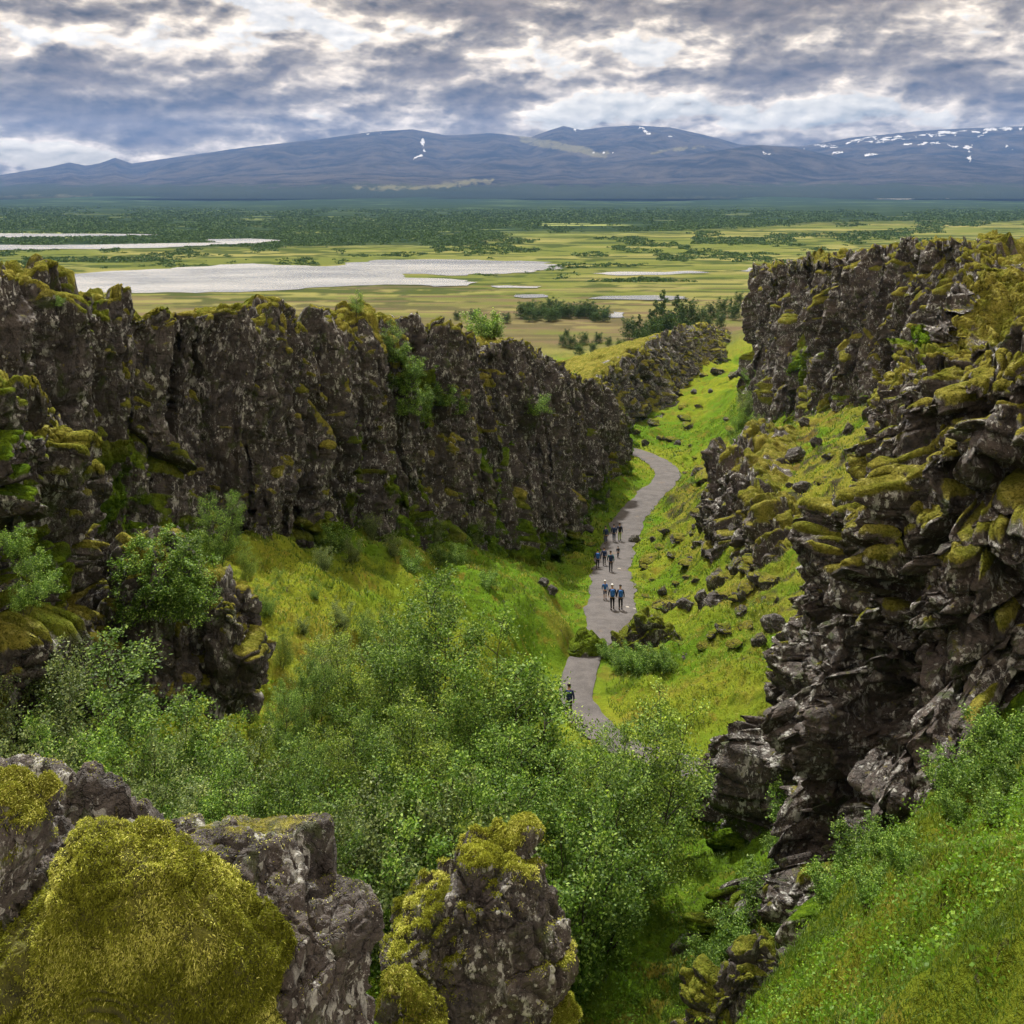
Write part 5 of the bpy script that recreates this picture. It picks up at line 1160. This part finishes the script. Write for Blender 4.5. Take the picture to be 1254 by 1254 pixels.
def hiker(u, v, label, jacket, trousers, pack=None, cap=None, h=1.74, yaw=0., step=.16, bare=False, lean=.03, group='hikers on the gravel path'):
    X, Y, Z = None, None, None
    # foot point: where this column's ray meets the path
    vv = HV - PQ[:, 2] / PQ[:, 1] * F; m = (PQ[:, 1] > 50) & (PQ[:, 1] < 130); i = np.where(m)[0][np.argmin(np.abs(vv[m] - v))]
    Y = PQ[i, 1]; X = (u - 627) / F * Y; Z = PQ[i, 2] + .05
    root = empty('person', (X, Y, Z), label, 'person', group); root.rotation_euler = (0, 0, yaw); s = h / 1.74; root.scale = (s, s, s)
    a = step
    hipz = .90; J = [(0, 0, hipz, .125, .10), (0, .01 + lean, 1.12, .115, .09), (0, .02 + lean * 2, 1.33, .15, .10), (0, .02 + lean * 2.4, 1.46, .06, .055), (0, .05 + lean * 3, 1.56, .075, .085), (0, .055 + lean * 3, 1.66, .078, .09), (0, .05 + lean * 3, 1.72, .055, .06)]
    E = [(0, 1), (1, 2), (2, 3), (3, 4), (4, 5), (5, 6)]
    def limb(par, pts):
        for p in pts: J.append(p); E.append((par, len(J) - 1)); par = len(J) - 1
        return par
    for sg in (-1, 1):
        f = a * sg
        limb(0, [(sg * .09, 0, .84, .085), (sg * .10, f * .7 + .03, .48, .055), (sg * .10, f * .9 - .02 * (sg * f < 0), .10, .038), (sg * .105, f * .9 + .13, .035, .032, .035)])
        g = -a * sg
        par = limb(2, [(sg * .19, lean * 2, 1.38, .048), (sg * .25, g * .5 - .02 + lean, 1.10, .038), (sg * .24, g + .10, .88, .028), (sg * .24, g + .13, .82, .026, .018)])
        for q in range(4):
            limb(par, [(sg * (.232 + q * .006), g + .12 + q * .014 - .02, .765, .009), (sg * .226, g + .125 + q * .014 - .02, .73 + .006 * abs(q - 1.5), .008)])
        limb(par, [(sg * .215, g + .155, .79, .010), (sg * .208, g + .165, .765, .008)])
    body = skin_mesh('body', J, E, M_skin, root)
    # face
    fy = .05 + lean * 3
    blob('nose', (0, fy + .10, 1.63), (.013, .02, .02), M_skin, body, n=4)
    for sg in (-1, 1): blob('eye', (sg * .03, fy + .085, 1.655), (.011, .008, .008), M_black, body, n=4); blob('ear', (sg * .08, fy, 1.635), (.014, .02, .03), M_skin, body, n=4)
    JJ = [(0, 0, .86, .15, .125), (0, .01 + lean, 1.12, .145, .115), (0, .02 + lean * 2, 1.34, .175, .125), (0, .02 + lean * 2.4, 1.45, .075, .075)]; EE = [(0, 1), (1, 2), (2, 3)]
    for sg in (-1, 1):
        g = -a * sg; n0 = len(JJ); JJ += [(sg * .20, lean * 2, 1.37, .062), (sg * .255, g * .5 - .02 + lean, 1.10, .052), (sg * .245, g + .09, .90, .042)]; EE += [(2, n0), (n0, n0 + 1), (n0 + 1, n0 + 2)]
    skin_mesh('jacket', JJ, EE, jacket, root)
    JT = [(0, 0, .92, .135, .115)]; ET = []
    for sg in (-1, 1):
        f = a * sg; n0 = len(JT); JT += [(sg * .09, 0, .82, .098), (sg * .10, f * .7 + .03, .50, .07)]; ET += [(0, n0), (n0, n0 + 1)]
        if not bare: JT.append((sg * .10, f * .9, .13, .055)); ET.append((n0 + 1, n0 + 2))
    skin_mesh('shorts' if bare else 'trousers', JT, ET, trousers, root)
    for sg in (-1, 1): blob('boot', (sg * .102, a * sg * .9 + .06, .055), (.052, .14, .065), M_boot, root, n=8, sq=.8)
    if pack:
        pk = blob('backpack', (0, -.17 + lean, 1.20), (.17, .12, .27), pack, root, n=12, sq=.7, k=.05); blob('pocket', (0, -.28 + lean, 1.08), (.10, .05, .10), pack, pk, n=8, sq=.7)
    if cap: blob('cap', (0, fy - .0, 1.705), (.095, .115, .055), cap, root, n=8)
    else: blob('hair', (0, fy - .02, 1.675), (.09, .10, .085), M_hair, root, n=8, k=.2)
    return root
hiker(697, 880, 'hiker in a dark blue jacket walking alone behind the thin birch', M_navy, M_black, M_navy, None, 1.76)
hiker(750, 747, 'hiker with a blue backpack and pale cap, middle of the nearest three', M_black, M_black, M_blue, M_white, 1.78)
hiker(760, 747, 'hiker with a bright blue pack and dark hat, right of the nearest three', M_black, M_black, M_blue, M_black, 1.72, step=.1)
hiker(741, 736, 'slim hiker in blue with white cap and bare legs, left of the nearest three', M_blue, M_navy, None, M_white, 1.45, bare=True)
hiker(732, 697, 'hiker in navy on the left of the second group', M_navy, M_black, M_blue, None, 1.7)
hiker(740, 693, 'shorter hiker in navy between the two taller ones of the second group', M_navy, M_black, M_navy, None, 1.62)
hiker(748, 701, 'tall hiker in dark teal on the right of the second group', M_teal, M_black, M_navy, None, 1.85)
hiker(757, 684, 'small child in dark clothes at the right edge of the path', M_black, M_black, None, None, 1.1)
hiker(742, 666, 'hiker bending to one side, left of the farthest group', M_navy, M_navy, M_navy, None, 1.7, lean=.12)
hiker(752, 664, 'upright hiker in navy, middle of the farthest group', M_navy, M_navy, M_navy, None, 1.78)
hiker(759, 663, 'hiker in navy with a lime green patch of clothing, right of the farthest group', M_navy, M_green_c, M_black, None, 1.85)
print('done', time.time() - T0)

# ------------------------------------------------------------------ labels: tell the members of a group apart by their order
ORD = 'leftmost second third fourth fifth sixth seventh eighth ninth tenth eleventh twelfth thirteenth fourteenth fifteenth sixteenth seventeenth eighteenth nineteenth twentieth twenty-first twenty-second twenty-third twenty-fourth twenty-fifth twenty-sixth'.split()
PH = {  # group: short true phrase
 'birches of the thicket in the gorge bottom': 'leafy birch of the gorge thicket', 'willow bushes of the thicket': 'low willow bush at the front of the thicket',
 'willows at the left foot of the buttress': 'fine-leaved willow behind the big boulder', 'pale willows at the foot of the left wall': 'pale willow in the belt below the left wall',
 'shrubs under the left wall': 'leafy shrub at the base of the left wall', 'bushes in the wall gully': 'fresh green bush in the wall gully', 'bushes on the square lava block': 'vivid bush on the square lava block',
 'tufts on the buttress': 'leafy tuft on the stepped buttress', 'bushes below the far right cliff': 'pale bush below the far right cliff', 'bushes along the meadow edge': 'leafy bush where cliff and meadow join',
 'shrubs of the valley outcrop': 'dark shrub before the valley outcrop', 'dark trees beyond the second wall': 'dark tree beyond the second wall', 'bush row behind the left wall': 'rounded bush of the row behind the wall',
 'bushes behind the left wall': 'lone dark bush behind the left wall', 'lava rocks right of the path': 'dark rock between path and right slope', 'blocks of the rubble heap on the right slope': 'rough block of the rubble heap',
 'rocks on the slope below the right cliff': 'mossy rock below the right cliff', 'rubble between path and right cliff': 'lava block in the rubble right of the path', 'rocks below the left wall': 'small dark rock below the left wall', 'rocks in the far hollow': 'dark rock in the far green hollow',
 'pale stones along the path edge': 'small pale stone at the path edge'}
bpy.context.view_layer.update()
for grp, ph in PH.items():
    L = [o for o in C.objects if o.parent is None and o.get('group') == grp]
    same = {}
    for o in L: same.setdefault(o['label'], []).append(o)
    L = [o for lab, os_ in same.items() if len(os_) > 1 for o in os_]
    L.sort(key=lambda o: o.location.x / o.location.y)
    for i, o in enumerate(L):
        n = len(L) - 1 - i
        if i < 26: o['label'] = ph + ', ' + (ORD[i] if i == 0 else 'rightmost' if n == 0 else ORD[i] + ' from left')
        else: o['label'] = ph + ', ' + ('rightmost' if n == 0 else ORD[n] + ' from right')

# ------------------------------------------------------------------ haze
def build_haze():
    import bmesh
    bm = bmesh.new(); bmesh.ops.create_cube(bm, size=1)
    me = bpy.data.meshes.new('haze'); bm.to_mesh(me); bm.free()
    o = bpy.data.objects.new('haze', me); C.objects.link(o)
    x, y0, y1, z0, z1 = 17500, -300, 18200, -75, 1250
    o.scale = (2 * x, y1 - y0, z1 - z0); o.location = (0, (y0 + y1) / 2, (z0 + z1) / 2)
    m = bpy.data.materials.new('haze_air'); m.use_nodes = True; m.node_tree.nodes.clear(); b = NB(m.node_tree)
    v_ = b.new('ShaderNodeVolumePrincipled'); v_.inputs['Color'].default_value = (.19, .345, .74, 1); v_.inputs['Density'].default_value = 4.3e-5; v_.inputs['Anisotropy'].default_value = .1
    out = b.new('ShaderNodeOutputMaterial'); b.put(out.inputs['Volume'], v_.outputs[0]); me.materials.append(m)
    tag(o, 'thin blue haze lying over the plain and mountains', kind='stuff')
build_haze()
